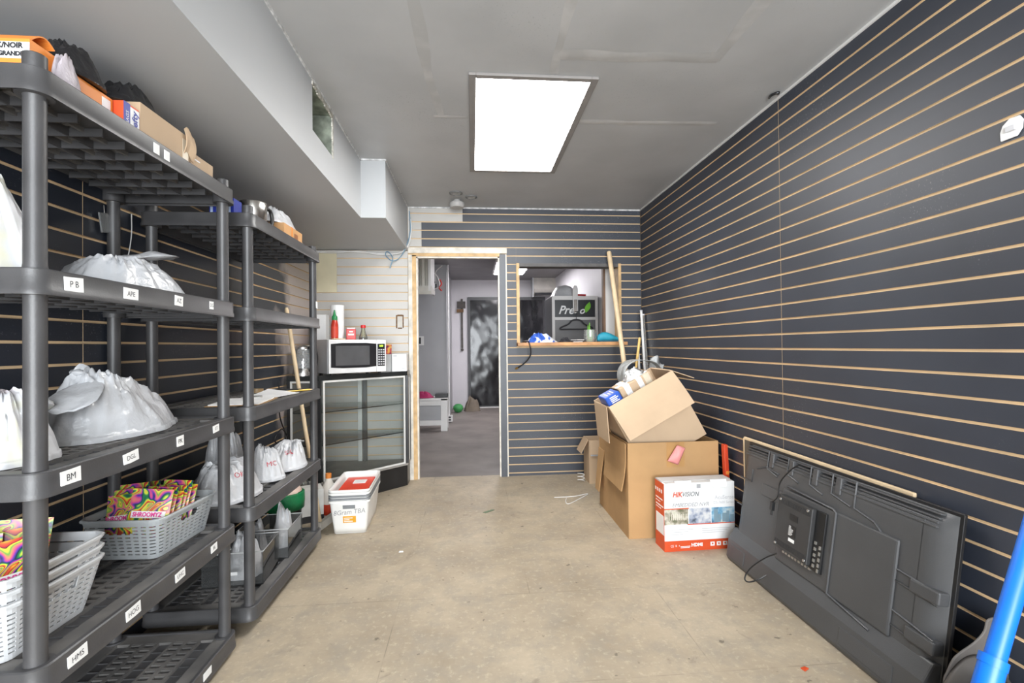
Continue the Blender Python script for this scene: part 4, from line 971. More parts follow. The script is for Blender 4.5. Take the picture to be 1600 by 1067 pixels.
# nested white tubs
tubs = ['white tub with grey handle slot, handwriting and orange sticker, lowest of its stack', 'white tub with a grey rim stacked second from the floor', 'white tub with a grey rim stacked third from the floor', 'white tub stacked directly below the one holding red', 'topmost white tub of the stack with a red lid panel inside']
m_tub = mat('tub_white', (.78, .77, .74), .4, var=.03); m_tubg = mat('tub_grey', (.20, .21, .22), .45)
def tub_ring(bw, bd, tw, td, h):
    A = rrect(bw, bd, .02, 4); B = rrect(tw, td, .025, 4); n = len(A); mb = MB()
    mb.grid(lambda u, v: (A[int(round(u * n)) % n][0] * (1 - v) + B[int(round(u * n)) % n][0] * v, A[int(round(u * n)) % n][1] * (1 - v) + B[int(round(u * n)) % n][1] * v, .003 + (h - .003) * v), n, 6, 0, closeu=True)
    return mb, A, B
for k in range(5):
    z = [0, .017, .034, .052, .070][k]
    t = thing('storage_tub', tubs[k], 'tub', (-.80, 3.315, z + .001), (0, 0, .04))
    mb, A, B = tub_ring(.20, .40, .245, .46, .215); part('sides', mb, m_tub, t, solid=.001, smooth=40); part('bottom', MB().prism(A, .0005, .003), m_tub, t)
    rm = MB(); n = len(B); C = rrect(.258, .473, .03, 4)
    for (P, za), (Q, zb) in (((B, .215), (C, .215)), ((C, .215), (C, .204))):
        for i in range(n): j = (i + 1) % n; rm.quad(P[i] + (za,), P[j] + (za,), Q[j] + (zb,), Q[i] + (zb,))
    part('rim', rm, m_tubg if k in (1, 2) else m_tub, t, solid=.001)
    if k == 0:
        part('handle_slot', MB().box(-.038, .038, -.0022, -.0006, -.012, .012, 0, Matrix.Translation((0, -.2250, .1765)) @ Matrix.Rotation(.14, 4, 'X')), m_tubg, t)
        MS = Matrix.Translation((0, -.2132, .0935)) @ Matrix.Rotation(.14, 4, 'X')
        part('sticker', MB().box(-.04, .04, -.0014, -.0004, -.022, .022, 0, MS), mat('sticker_orange', (.75, .36, .02), .45), t)
        for j in range(3): part('sticker_print', MB().box(-.034, .02 - .02 * (j % 2), -.0022, -.0014, -.015 + j * .011, -.010 + j * .011, 0, MS), m_wht, t)
        text('8Gram TBA', .044, m_pg, t, (0, -.2222, .142), (PI / 2 + .14, -.06, 0), sx=.9, shear=.2)
    if k == 4:
        part('red_panel', MB().box(-.095, .095, -.19, .20, .165, .180), mat('panel_red', (.75, .045, .012), .4), t, bevel=.004, label='red panel lying in the tub')
        part('white_grip', MB().box(-.03, .055, .03, .11, .180, .186), m_wht, t, bevel=.003)

# ------------------------------------------------------------------ microwave and kitchen things on the cabinet
MWX, MWY = -.90, 3.80
mw = thing('microwave', 'silver microwave oven with black door glass on the display cabinet', 'microwave', (-.975, 3.885, CT), (0, 0, .62))
w, d, h = .455, .33, .27
m_sil = mat('microwave_silver', (.50, .50, .51), .35, metal=.25, var=.04); m_mwl = mat('microwave_light', (.66, .66, .66), .4)
part('casing', MB().box(-w / 2, w / 2, -d / 2 + .03, d / 2, .012, h), m_sil, mw, bevel=.004)
dr = part('door', MB().box(-w / 2, w / 2 - .082, -d / 2, -d / 2 + .029, .014, h - .002), m_mwl, mw, bevel=.004)
gl = [(-w / 2 + .016, .060), (-w / 2 + .10, .053), (w / 2 - .17, .053), (w / 2 - .084, .060), (w / 2 - .084, .236), (w / 2 - .17, .243), (-w / 2 + .10, .243), (-w / 2 + .016, .236)]
Mxz = Matrix(((1, 0, 0, 0), (0, 0, -1, 0), (0, 1, 0, 0), (0, 0, 0, 1)))
dg_ = part('door_glass', MB().prism(gl, 0, .004, 0, Matrix.Translation((0, -d / 2, 0)) @ Mxz), m_black, dr)
part('window_mesh', MB().box(-w / 2 + .05, w / 2 - .14, -d / 2 - .0055, -d / 2 - .004, .072, .222), mat('oven_window', (.075, .075, .078), .25), dr)
part('front_panel', MB().box(w / 2 - .080, w / 2, -d / 2, -d / 2 + .029, .014, h - .002), m_mwl, mw, bevel=.004)
cp = part('control_panel', MB().box(w / 2 - .074, w / 2 - .012, -d / 2 - .004, -d / 2, .06, .236), m_black, mw, bevel=.002)
part('display', MB().box(w / 2 - .064, w / 2 - .022, -d / 2 - .005, -d / 2 - .004, .210, .228), mat('display_back', (.02, .03, .01), .3), cp)
text('0:00', .018, mat('display_green', (.45, .85, .05), .5, emit=1.2), cp, (w / 2 - .043, -d / 2 - .0058, .219), bold=.0006)
for r in range(7):
    for c in range(3): part('button', MB().box(w / 2 - .068 + c * .019, w / 2 - .055 + c * .019, -d / 2 - .0055, -d / 2 - .004, .070 + r * .019, .079 + r * .019), m_pl, cp)
for sx in (-1, 1):
    for sy in (-1, 1): part('foot', MB().lathe([(.012, 0), (.014, .013)], 12, 0, Matrix.Translation((sx * .19, sy * .12, 0))), m_black, mw)
MT = CT + h + .0005
def at_mw(x, y): 
    c, s = math.cos(.62), math.sin(.62); return (-.975 + x * c - y * s, 3.885 + x * s + y * c)
x, y = at_mw(-.145, -.06)
sc1 = bottle('red chilli sauce bottle with a green nozzle cap on the microwave', (x, y, MT), [(.001, 0), (.027, 0), (.027, .11), (.022, .14), (.017, .155)], mat('sauce_red', (.50, .035, .015), .3), [(.021, .150), (.021, .176), (.012, .188), (.004, .228), (.001, .229)], mat('cap_green', (.02, .25, .08), .4), (.0275, .02, .10, mat('sauce_label', (.60, .06, .03), .5)))
x, y = at_mw(-.08, .06)
pt = thing('paper_towel_roll', 'white paper towel roll standing upright on the microwave', 'paper towel', (x, y, MT))
part('roll', MB().lathe([(.02, 0), (.052, 0), (.052, .275), (.02, .275), (.02, 0)], 32, cap=False), m_wht, pt, smooth=40); part('core', MB().lathe([(.018, .001), (.02, .001), (.02, .2745), (.018, .2745), (.018, .001)], 24, cap=False), m_card2, pt, smooth=40)
x, y = at_mw(.0, -.02)
sp = thing('spice_tin', 'small red tin with white label lines on the microwave', 'tin', (x, y, MT), (0, 0, .2))
part('tin', MB().box(-.036, .036, -.02, .02, 0, .085), mat('tin_red', (.55, .025, .02), .4), sp, bevel=.003); part('label_print', MB().box(-.022, .022, -.0212, -.0202, .035, .048), m_wht, sp); part('label_print', MB().box(-.014, .014, -.0212, -.0202, .058, .068), m_wht, sp)
part('lid', MB().box(-.03, .03, -.016, .016, .085, .095), m_wht, sp, bevel=.002)
x, y = at_mw(.10, -.02)
bottle('soy sauce bottle with a red cap and flared base on the microwave', (x, y, MT), [(.001, 0), (.034, 0), (.034, .02), (.016, .075), (.015, .10)], clear_mat('bottle_glass', (.72, .70, .48), .15, .12), [(.020, .095), (.020, .115), (.016, .118), (.001, .119)], mat('cap_red', (.60, .02, .02), .4), (.0335, .001, .02, m_ink))
x, y = at_mw(-.135, -.128)
ws = part('wooden_spoon', MB().box(-.06, .05, -.012, .012, 0, .008), m_pale, None, (x, y, MT), (0, 0, .95), bevel=.003)
tag(ws, 'flat pale wooden spatula lying on the microwave edge', 'spatula')
bottle_k = thing('electric_kettle', 'glass and steel electric kettle with a curved black handle beside the microwave', 'kettle', (-1.275, 3.70, CT))
part('base', MB().lathe([(.001, 0), (.076, 0), (.076, .02), (.068, .055), (.066, .056)], 28), m_steel, bottle_k, smooth=40)
part('jug', MB().lathe([(.068, .056), (.068, .10), (.062, .19), (.058, .20)], 28, cap=False), clear_mat('kettle_glass', (.80, .83, .85), .25, .25), bottle_k, smooth=40)
part('lid', MB().lathe([(.060, .20), (.060, .215), (.045, .23), (.012, .235), (.001, .236)], 28), m_steel, bottle_k, smooth=40)
part('handle', MB().tube(catmull([(.05, -.03, .21), (.10, -.055, .205), (.118, -.065, .14), (.108, -.06, .07), (.07, -.038, .04)], 6), .011, 10), mat('handle_black'), bottle_k, smooth=60)
w1 = carton('carton', 'plain white carton on the display cabinet beside the door casing', 'carton', (-.632, 4.215, CT), 0, .125, .12, .148, m_nw)
part('corner_print', MB().box(-.05, -.02, -.0612, -.0602, .125, .138), m_pl, w1); part('corner_print', MB().box(.02, .05, -.0612, -.0602, .02, .028), m_pl, w1)
w2_ = carton('carton', 'pale grey carton between microwave and white carton', 'carton', (-.748, 4.225, CT), 0, .095, .11, .145, mat('carton_pale_grey', (.45, .45, .45), .6)) 
part('lid_seam', MB().box(-.0475, .0475, -.002, .002, .145, .1458), m_pl, w2_)
card = part('picture_card', MB().box(-.033, .033, -.003, .003, 0, .085), ramp_mat('card_print', [(.3, (.02, .02, .05)), (.45, (.45, .03, .05)), (.55, (.75, .45, .05)), (.7, (.04, .10, .35))], 22, 3, .5, .4), None, (-.748, 4.262, CT + .1465), (-.12, 0, 0))
tag(card, 'small dark colourful card leaning on top of the pale grey carton', 'card')
wp2 = carton('carton', 'tall narrow white carton standing behind the kettle in the wall corner', 'carton', (-1.30, 4.19, CT), 0, .12, .10, .49, m_nw)
part('red_strip', MB().box(-.0605, -.035, -.0512, -.0502, .10, .44), mat('strip_red', (.55, .05, .04), .5), wp2)
# ------------------------------------------------------------------ fixings on the back wall
wpn = part('patch_panel', MB().box(-1.375, -1.195, YB - .006, YB - .0005, 1.677, 2.048), mat('cream_panel', (.66, .60, .42), .6, var=.08, scale=5), None)
tag(wpn, 'cream unpainted patch panel high on the grey slatted wall', 'panel')
ob = thing('outlet_hole', 'uncovered electrical outlet box with torn brown edges on the grey slats', 'outlet box', (-.648, YB - .002, 1.413))
m_torn = mat('torn_brown', (.16, .09, .045), .9, var=.4, scale=60)
for x0, x1, z0, z1 in ((-.034, -.022, -.058, .06), (.024, .034, -.055, .062), (-.022, .024, .048, .064), (-.018, .02, -.064, -.052)): part('torn_edge', MB().box(x0, x1, -.004, .001, z0, z1), m_torn, ob, bevel=.003)
part('cover_blank', MB().box(-.022, .024, -.001, .001, -.052, .048), mat('outlet_inside', (.50, .48, .44), .6), ob)
def cable(name, label, pts, r, m, n=6, cat='cable'):
    o = part(name, MB().tube(catmull(pts, n), r, 8), m, None, smooth=60); return tag(o, label, cat)
m_cabw = mat('cable_white', (.72, .71, .69), .45, var=.05); m_cabb = mat('cable_blue', (.16, .30, .42), .45)
yy = YB - .016
cable('wall_cable', 'white cable sagging below the bulkhead and climbing beside the door casing', [(-1.38, yy, 2.038), (-1.15, yy, 2.040), (-.95, yy, 2.03), (-.75, yy - .005, 2.018), (-.64, yy - .012, 2.026), (-.575, yy - .035, 2.07), (-.548, yy - .012, 2.15), (-.538, yy, 2.26), (-.545, yy, 2.33)], .0075, m_cabw)
cable('wall_cable', 'thin white cable stapled along the top of the grey slats', [(-1.38, yy - .012, 2.028), (-1.2, yy - .014, 2.022), (-1.0, yy - .012, 2.040), (-.85, yy - .014, 2.012), (-.70, yy - .016, 2.006)], .005, m_cabw)
cable('wall_cable', 'blue cable looped and dangling at the bulkhead corner', [(-.552, yy - .014, 2.40), (-.545, yy - .016, 2.22), (-.575, yy - .06, 2.08), (-.63, yy - .04, 1.985), (-.70, yy - .03, 1.95), (-.76, yy - .03, 2.0), (-.745, yy - .03, 2.035), (-.70, yy - .03, 1.98), (-.715, yy - .03, 1.915), (-.725, yy - .03, 1.885)], .004, m_cabb)
# left wall hook and hanging things
hk = thing('wall_hook', 'clear plastic strip hanging from a wire hook on the left slats', 'hook', (XL + .004, 1.895, 1.70))
part('wire', MB().tube([(0, 0, .035), (.012, 0, .03), (.014, 0, 0)], .002, 6), m_steel, hk)
part('strip', MB().box(.006, .014, -.022, .022, -.072, .002, 0, Matrix.Rotation(.2, 4, 'X')), clear_mat('dirty_clear', (.80, .78, .74), .5, .2), hk, bevel=.002, label='scuffed clear plastic strip')
cable('string', 'thin pale string hanging down the left slatted wall', [(XL + .008, 2.052, 1.74), (XL + .012, 2.046, 1.66), (XL + .02, 2.02, 1.58), (XL + .015, 2.0, 1.50), (XL + .012, 1.995, 1.40)], .002, m_cabw)
# adhesive hook on the right wall
ah = thing('adhesive_hook', 'white rounded adhesive hook stuck on the right slatted wall', 'hook', (XR - .001, 1.251, 1.807), (0, 0, -PI / 2))
pts = [(-.030, -.030), (.012, -.030), (.026, -.012), (.028, .012), (.020, .026), (-.006, .028), (-.024, .014), (-.031, -.004)]
part('pad', MB().prism(pts, 0, .006, 0, Mxz), m_wht, ah, bevel=.002)
part('hook_lip', MB().box(-.012, .014, -.014, -.006, -.012, .004), m_pl, ah, bevel=.002)
# smudge ring left over on right ceiling edge: rag of black tape
tpb = part('tape_scrap', MB().tube(catmull([(XR - .05, 2.30, H - .004), (XR - .065, 2.26, H - .012), (XR - .045, 2.235, H - .01), (XR - .03, 2.26, H - .006)], 5), .006, 6), m_black, None, smooth=60)
tag(tpb, 'scrap of black tape stuck where ceiling meets the right wall', 'tape')
# ------------------------------------------------------------------ things around the big boxes
def in_tilted(x, y, z):
    c, s_ = math.cos(-.50), math.sin(-.50); return (1.262 + x * c + z * s_, 3.07 + y, .505 - x * s_ + z * c)
blu = thing('blue_package', 'blue plastic package with white print in the tilted open box', 'package', in_tilted(-.165, -.08, .0065), (0, -.50, 0))
part('body', MB().box(-.058, .045, -.075, .10, 0, .505), mat('package_blue', (.01, .075, .42), .3, var=.15), blu, bevel=.008)
for k in range(4): part('print', MB().box(-.03, .025 - .012 * (k % 2), -.0762, -.0752, .455 + k * .011, .461 + k * .011), m_wht, blu)
for k in range(3): part('print', MB().box(-.03 + k * .02, -.022 + k * .02, -.04, .05 - .03 * (k % 2), .505, .5058), m_wht, blu)
wrp = thing('wrapped_parcel', 'cardboard parcel with clear bubble film and white tape in the tilted open box', 'parcel', in_tilted(.03, -.03, .0065), (0, -.50, 0))
part('board', MB().box(-.135, .10, -.07, .10, 0, .50), m_card2, wrp, bevel=.004)
for x0, x1 in ((-.10, -.06), (-.005, .03)): part('tape', MB().box(x0, x1, -.0715, .1015, .30, .5015), m_wht, wrp)
part('tape', MB().box(-.135, .10, -.03, .015, .5016, .503), m_wht, wrp); part('tape', MB().box(.045, .085, -.0715, .1015, .3, .5015), mat('clear_tape'), wrp)
part('film', heap(.16, .15, .05, 44, (0, 0), .3, 1.8, 40, 14, 9), clear_mat('bubble_film', (.90, .905, .91), .05, .38, .45), wrp, (.01, .01, .504), smooth=40)
m_bub = clear_mat('bubble_film')
bw2 = thing('bubble_wrap', 'rolled sheet of clear bubble wrap behind the tilted box', 'bubble wrap', (1.235, 3.63, .60), (0, .2, 0))
bm = MB()
def bub(u, v):
    a = -.4 + u * 4.0; r = .13 + .02 * math.sin(u * 9)
    return (r * math.cos(a), -.06 + .02 * math.sin(v * 7 + u * 4), .26 + r * 1.25 * math.sin(a) - 0.0 + .0 * v) if False else (r * math.cos(a) * (1 + .05 * math.sin(v * 9)), -.09 + .18 * v, .34 + r * 1.2 * math.sin(a))
bm.grid(bub, 40, 14); part('sheet', bm, m_bub, bw2, solid=.004, smooth=60)
bm = MB(); bm.grid(lambda u, v: (.10 + .12 * u + .03 * math.sin(v * 5), .02 + .03 * math.sin(u * 6 + v * 3), -.02 + .52 * v + .03 * math.sin(u * 5)), 14, 22); part('sheet', bm, m_bub, bw2, solid=.004, smooth=60)
part('inner_board', MB().box(-.07, .08, -.04, -.03, -.2, .40), m_card, bw2)
ys_ = thing('wooden_stick', 'yellow wooden stick poking out behind the bubble wrap', 'stick', (1.27, 3.86, 0), (0, 0, 0))
part('shaft', MB().tube([(-.06, -.02, .003), (.135, .04, 1.235)], .011, 10), mat('stick_yellow', (.72, .48, .16), .5, var=.15), ys_, smooth=40); part('tip', MB().tube([(.135, .04, 1.235), (.137, .0405, 1.245)], .011, 10, r1=.006), mat('stick_yellow'), ys_, smooth=40)
po = thing('wooden_pole', 'long pale wooden pole leaning on the serving window frame', 'pole', (1.36, 3.78, 0))
part('shaft', MB().tube([(.0, 0, .003), (-.105, .475, 2.03)], .0215, 14), m_pale, po, smooth=40); part('end', MB().tube([(-.105, .475, 2.03), (-.1055, .4775, 2.04)], .0215, 14, r1=.018), m_pale, po, smooth=40)
for i, (x0, y0_, x1, z1, lab) in enumerate(((1.535, 4.02, 1.520, 1.50, 'taller white metal rod leaning in the slatted corner'), (1.500, 4.06, 1.535, 1.13, 'shorter white metal rod leaning in the slatted corner'), (1.555, 3.98, 1.545, 1.47, 'bare steel rod leaning in the slatted corner between white rods'))):
    r_ = thing('metal_rod', lab, 'rod', (x0, y0_, 0))
    part('shaft', MB().box(-.009, .009, -.005, .005, .001, z1, 0, Matrix.Rotation(-.13 if i < 2 else -.16, 4, 'X')), m_white if i < 2 else m_steel, r_); part('end_cap', MB().box(-.010, .010, -.006, .006, z1, z1 + .012, 0, Matrix.Rotation(-.13 if i < 2 else -.16, 4, 'X')), m_pl, r_)
lv = thing('spirit_level', 'red bar with green and orange round marks standing beside the large cardboard box', 'spirit level', (1.556, 2.795, 0), (0, -.045, 0))
part('bar', MB().box(-.012, .012, -.018, .018, .003, .57), mat('bar_red', (.62, .06, .02), .4), lv, bevel=.003)
for z, c in ((.34, mat('mark_green', (.20, .45, .10), .4)), (.40, m_or)): part('round_mark', MB().lathe([(.011, 0), (.011, .003), (.001, .003)], 16, 0, Matrix.Translation((0, -.018, z)) @ Matrix.Rotation(PI / 2, 4, 'X')), c, lv)
bl_ = thing('blister_pack', 'black and red blister pack poking from the large cardboard box corner', 'package', (1.462, 3.40, .235), (0, .02, .2))
part('card', MB().box(-.035, .035, -.002, .002, -.225, .44), mat('card_red', (.55, .05, .03), .4), bl_); part('blister', MB().box(-.028, .028, -.02, -.002, .28, .43), mat('blister_black', (.03, .03, .035), .2), bl_, bevel=.006)
# floor scraps
cable('wire_hanger', 'thin white wire bent on the floor beside the large cardboard box', [(.62, 3.66, .004), (.78, 3.67, .004), (.90, 3.72, .004), (.80, 3.60, .004), (.70, 3.50, .004), (.69, 3.56, .004), (.71, 3.63, .004)], .003, m_cabw, cat='wire')
cable('wire_coil', 'small coil of white cable by the small narrow box', [(.925 + .03 * math.cos(a * .9), 4.06 + .02 * math.sin(a * .9), .006 + .004 * a) for a in range(18)], .003, m_cabw, 3)
for i, (x, y, c, lab) in enumerate(((-.425, 2.80, m_wht, 'tiny white paper scrap on the open floor'), (1.19, 1.64, m_nr, 'tiny red plastic chip on the floor near the television'), (.10, 3.42, mat('scrap_green', (.12, .17, .10), .6), 'small dull green strip on the floor before the doorway'))):
    o = part('floor_scrap', MB().prism([(-.012, -.008), (.014, -.006), (.012, .008), (-.010, .01)] if i < 2 else [(-.04, -.012), (.045, -.02), (.04, .0), (-.045, .012)], .0005, .004), c, None, (x, y, 0), (0, 0, .4 * i), bevel=.001)
    tag(o, lab, 'scrap')
# shovel in the near right corner
m_blue = mat('handle_blue', (.006, .16, .72), .35, var=.06); m_scoop = mat('scoop_grey', (.10, .09, .083), .5, var=.2, scale=9)
sv = thing('dustpan_shovel', 'grey brown scoop with a thick bright blue handle leaning by the television', 'shovel', (1.40, 1.215, 0))
out = catmull([(-.055, 0, .001), (-.045, 0, .10), (-.040, 0, .19), (-.028, 0, .22), (-.002, 0, .262), (.060, 0, .300), (.092, 0, .330), (.102, 0, .360), (.126, 0, .369), (.150, 0, .355), (.166, 0, .30), (.168, 0, .16), (.168, 0, .001)], 4)
bl2 = MB(); bl2.prism([(p.x, p.z) for p in out], -.075, -.069, 0, Mxz)
part('blade', bl2, m_scoop, sv, bevel=.0025)
fr2 = MB()
fr2.grid(lambda u, v: (-.055 + .215 * v + .012 * math.sin(u * PI), .075 - .10 * math.sin(u * PI) - .02, .004 + .27 * (1 - .15 * v) * u) if False else (-.05 + .21 * u, .068 - .105 * v, .03 + .235 * (math.sin(PI * (.12 + .76 * u)) ** .5) - .14 * math.sin(PI * v * .5) * v), 22, 10)
part('scoop_floor', fr2, m_scoop, sv, solid=.005, smooth=60)
part('scoop_lip', MB().tube(catmull([(-.10, -.05, .20), (-.088, -.052, .255), (-.06, -.054, .278), (-.02, -.055, .280), (.03, -.05, .258), (.09, -.04, .24)], 5), .006, 8), m_scoop, sv, smooth=60)
part('scoop_front', MB().grid(lambda u, v: (-.105 + .20 * u, -.045 - .02 * math.sin(PI * u), .002 + (.20 + .078 * math.sin(PI * (.1 + .8 * u))) * v), 20, 8), m_scoop, sv, solid=.005, smooth=60)
part('handle_socket', MB().tube([(-.275, -.210, .255), (-.182, -.184, .425)], .027, 18, r1=.0255), m_blue, sv, smooth=50)
part('collar', MB().tube([(-.186, -.185, .418), (-.176, -.182, .436)], .0275, 18), m_blue, sv, smooth=50)
part('handle', MB().tube([(-.182, -.184, .42), (.02, -.125, .755)], .0205, 18), m_blue, sv, smooth=50)
part('bracket', MB().tube([(-.272, -.209, .26), (-.22, -.15, .10), (-.12, -.055, .05)], .02, 12), m_scoop, sv, smooth=50)
# ------------------------------------------------------------------ back room
bl = thing('ceiling_light', 'bright fluorescent fixture on the back room ceiling', 'ceiling light', (.62, 7.45, H + .02))
part('housing', MB().box(-.27, .27, -.62, .62, -.06, -.0005), m_white, bl, bevel=.004)
for x in (-.13, .13): part('tube', MB().box(x - .11, x + .11, -.60, .60, -.066, -.06), mat('back_tube', (1, .97, 1.0), .5, var=0, emit=22.0), bl)
fd = thing('back_door', 'wide far door wrapped in glossy black plastic sheet', 'door', (.66, BY, 0))
part('frame', MB().box(-.75, .76, -.045, -.001, 0, 2.13), mat('door_frame_dark', (.05, .05, .055), .4), fd, bevel=.003)
ps = MB()
rnp = random.Random(2)
def sheet(u, v):
    x = -.70 + 1.40 * u; z = .05 + 2.02 * v
    y = -.055 - .004 * noise.noise(Vector((x * 9, z * 6, 1.7))) - .007 * abs(noise.noise(Vector((x * 2.1, z * 1.6, 5.2))))
    return (x, y, z)
ps.grid(sheet, 60, 80); part('plastic_sheet', ps, mat('black_film', (.012, .012, .015), .17, var=.1), fd, smooth=80, label='wrinkled glossy black plastic')
part('threshold', MB().box(-.70, .70, -.07, -.05, .0, .02), m_white, fd)
lk = thing('door_bar', 'rusty metal bar and latch fixed on the far wall beside the black door', 'door bar', (-.20, BY, 0))
part('bar', MB().box(-.018, .018, -.04, -.005, 1.15, 2.10), mat('bar_rust', (.06, .05, .045), .6, var=.4, scale=20), lk)
part('latch', MB().box(-.09, .07, -.05, -.004, 1.92, 2.05), mat('bar_rust'), lk, bevel=.004); part('latch_plate', MB().box(-.10, .03, -.055, -.003, 1.84, 1.90), m_torn, lk); part('bar_end', MB().lathe([(.028, 0), (.028, .03), (.001, .03)], 14, 0, Matrix.Translation((.0, -.006, 1.12)) @ Matrix.Rotation(PI / 2, 4, 'X')), mat('bar_rust'), lk)
cdt = thing('conduit', 'white vertical conduit on the corner of the grey wall with a floor outlet', 'conduit', (-.375, 7.455, 0))
part('pipe', MB().tube([(0, 0, .10), (0, 0, 2.46)], .013, 10), m_white, cdt, smooth=40); part('outlet_box', MB().box(-.05, .055, -.045, .012, .02, .12), m_white, cdt, bevel=.004)
for z in (.04, .08): part('socket', MB().box(-.02, .03, -.0465, -.044, z, z + .02), m_ink, cdt)
th_ = thing('wall_switch', 'white framed switch plate on the grey back room wall', 'switch', (-.83, 7.468, 1.28))
part('plate', MB().box(-.075, .075, -.008, 0, -.07, .07), m_white, th_, bevel=.003); part('opening', MB().box(-.055, .03, -.0095, -.008, -.05, .05), m_ink, th_)
jb = thing('junction_box', 'open junction box with white and red wires on the grey wall', 'junction box', (-.60, 7.466, 2.14))
part('box', MB().box(-.085, .05, -.03, .0, -.06, .06), mat('box_dark', (.05, .05, .05), .5), jb, bevel=.002); part('device', MB().box(-.05, .03, -.034, -.03, -.04, .03), m_pl, jb)
part('wire', MB().tube(catmull([(-.12, -.02, .30), (-.02, -.04, .22), (.07, -.05, .12), (.10, -.05, -.02), (.02, -.04, -.06)], 6), .010, 6), m_cabw, jb, smooth=60); part('wire', MB().tube(catmull([(.14, -.02, .31), (.04, -.05, .20), (.04, -.05, .02)], 6), .007, 6), m_cabw, jb, smooth=60)
part('red_wire', MB().tube(catmull([(.10, -.04, .09), (.13, -.05, .02), (.09, -.05, -.04), (.13, -.05, -.09)], 6), .010, 6), mat('wire_red', (.60, .03, .02), .4), jb, smooth=60)
wc = thing('wall_cabinet', 'cream metal wall cabinet with vertical slots hanging in the back room', 'wall cabinet', (-.645, 5.60, 0))
m_cream = mat('cabinet_cream', (.60, .575, .52), .5, var=.08)
cbm = MB(); cbm.box(-.35, .03, .0, .55, 1.90, 2.46); cbm.box(.03, .13, .07, .55, 1.90, 2.46); cbm.box(.06, .095, 0, .07, 1.90, 2.46); cbm.box(.125, .13, 0, .07, 1.90, 2.46)
part('body', cbm, m_cream, wc)
for x in (.03, .095): part('slot', MB().box(x, x + .03, .064, .07, 1.92, 2.46), m_cream, wc)
part('lower_tray', MB().prism([(0, 1.90), (.55, 1.90), (.55, 1.86), (0, 1.80)], -.34, .17, 0, Matrix(((0, 0, 1, 0), (1, 0, 0, 0), (0, 1, 0, 0), (0, 0, 0, 1)))), m_cream, wc)
part('hanger_strip', MB().box(.135, .165, -.006, .55, 1.84, 2.46), m_white, wc)
bn = thing('bench', 'low white wooden bench with a grey lower panel in the back room', 'bench', (-.80, 6.90, 0))
for x in (-.40, .35):
    for y in (-.15, .13): part('leg', MB().box(x - .005, x + .085, y - .03, y + .03, 0, .46), m_white, bn, bevel=.002)
part('rail', MB().box(-.40, .35, -.16, -.13, .36, .43), m_white, bn); part('rail', MB().box(-.40, .35, -.16, -.13, .08, .15), m_white, bn)
part('seat', MB().box(-.405, .435, -.18, .16, .43, .455), m_white, bn, bevel=.002); part('lower_panel', MB().box(-.40, .35, -.13, -.12, .15, .36), m_colg, bn)
mg = thing('cloth', 'crumpled magenta cloth lying on the white bench', 'cloth', (-.72, 6.86, .4605)); part('fabric', heap(.34, .20, .075, 91, (.02, 0), .25, 2.0, 40, 14, 8), mat('cloth_magenta', (.30, .01, .08), .8, bump=.3), mg, smooth=50)
fx = part('tool_tray', MB().box(-.10, .08, -.07, .07, 0, .05), mat('tray_black', (.03, .03, .032), .5), None, (-.44, 6.88, .4605), bevel=.006); tag(fx, 'small black tray on the end of the white bench', 'tray')
gbl = thing('green_ball', 'small green ball on the floor by the lavender wall', 'ball', (-.27, 8.55, 0)); part('ball', MB().lathe([(.001, 0), (.06, .02), (.09, .07), (.085, .12), (.05, .15), (.001, .16)], 20), mat('ball_green', (.05, .28, .08), .5), gbl, smooth=60)
gsk = thing('sack', 'brown crumpled sack on the floor beside the black door', 'sack', (-.02, 8.75, 0)); part('cloth', heap(.32, .25, .22, 95, (0, 0), .2, 2.2, 40, 16, 9), mat('sack_brown', (.16, .13, .10), .8), gsk, smooth=50)
ac = thing('air_conditioner', 'cream wall air conditioner above the black door', 'air conditioner', (1.385, BY - .08, 2.155))
part('case', MB().prism([(0, 0), (0, .34), (-.24, .34), (-.26, .10), (-.18, 0)], -.23, .20, 0, Matrix(((0, 0, 1, 0), (1, 0, 0, 0), (0, 1, 0, 0), (0, 0, 0, 1)))), mat('ac_cream', (.62, .59, .54), .5), ac, bevel=.01)
part('outlet_slot', MB().box(-.20, .17, -.235, -.17, -.012, .03), m_ink, ac); part('side_trim', MB().box(-.25, -.23, -.27, 0, -.05, .34), mat('aluminium'), ac); part('mount', MB().box(-.23, .2, 0, .079, .03, .33), m_ink, ac)
fg = thing('drinks_cooler', 'upright drinks cooler with white frame, grey front and leaf sign', 'cooler', (1.275, 6.12, 0))
CW, CH = .58, 1.80
part('cabinet', MB().box(-CW / 2, CW / 2, -.29, .30, 0.0, CH), mat('cooler_black', (.035, .035, .04), .35), fg, bevel=.006)
fy2 = -.29
part('frame', MB().box(-CW / 2, -CW / 2 + .035, fy2 - .02, fy2, .02, CH), m_white, fg, bevel=.003); part('frame', MB().box(CW / 2 - .035, CW / 2, fy2 - .02, fy2, .02, CH), m_white, fg, bevel=.003)
part('frame', MB().box(-CW / 2 + .035, CW / 2 - .035, fy2 - .02, fy2, CH - .05, CH), m_white, fg); part('frame', MB().box(-CW / 2 + .035, CW / 2 - .035, fy2 - .024, fy2, 1.50, 1.535), m_white, fg)
dr2 = part('door_panel', MB().box(-CW / 2 + .035, CW / 2 - .035, fy2 - .008, fy2, .02, 1.50), mat('cooler_grey', (.17, .17, .175), .4, var=.06), fg)
sg = part('sign_panel', MB().box(-CW / 2 + .035, CW / 2 - .07, fy2 - .010, fy2, 1.535, CH - .05), mat('sign_dark', (.025, .028, .032), .35), fg, label='dark sign with white script and a green leaf')
text('Pre', .145, m_wht, sg, (-.115, fy2 - .012, 1.62), shear=.35, bold=.003, sx=.95); text('o', .125, m_wht, sg, (.085, fy2 - .012, 1.615), shear=.35, bold=.003)
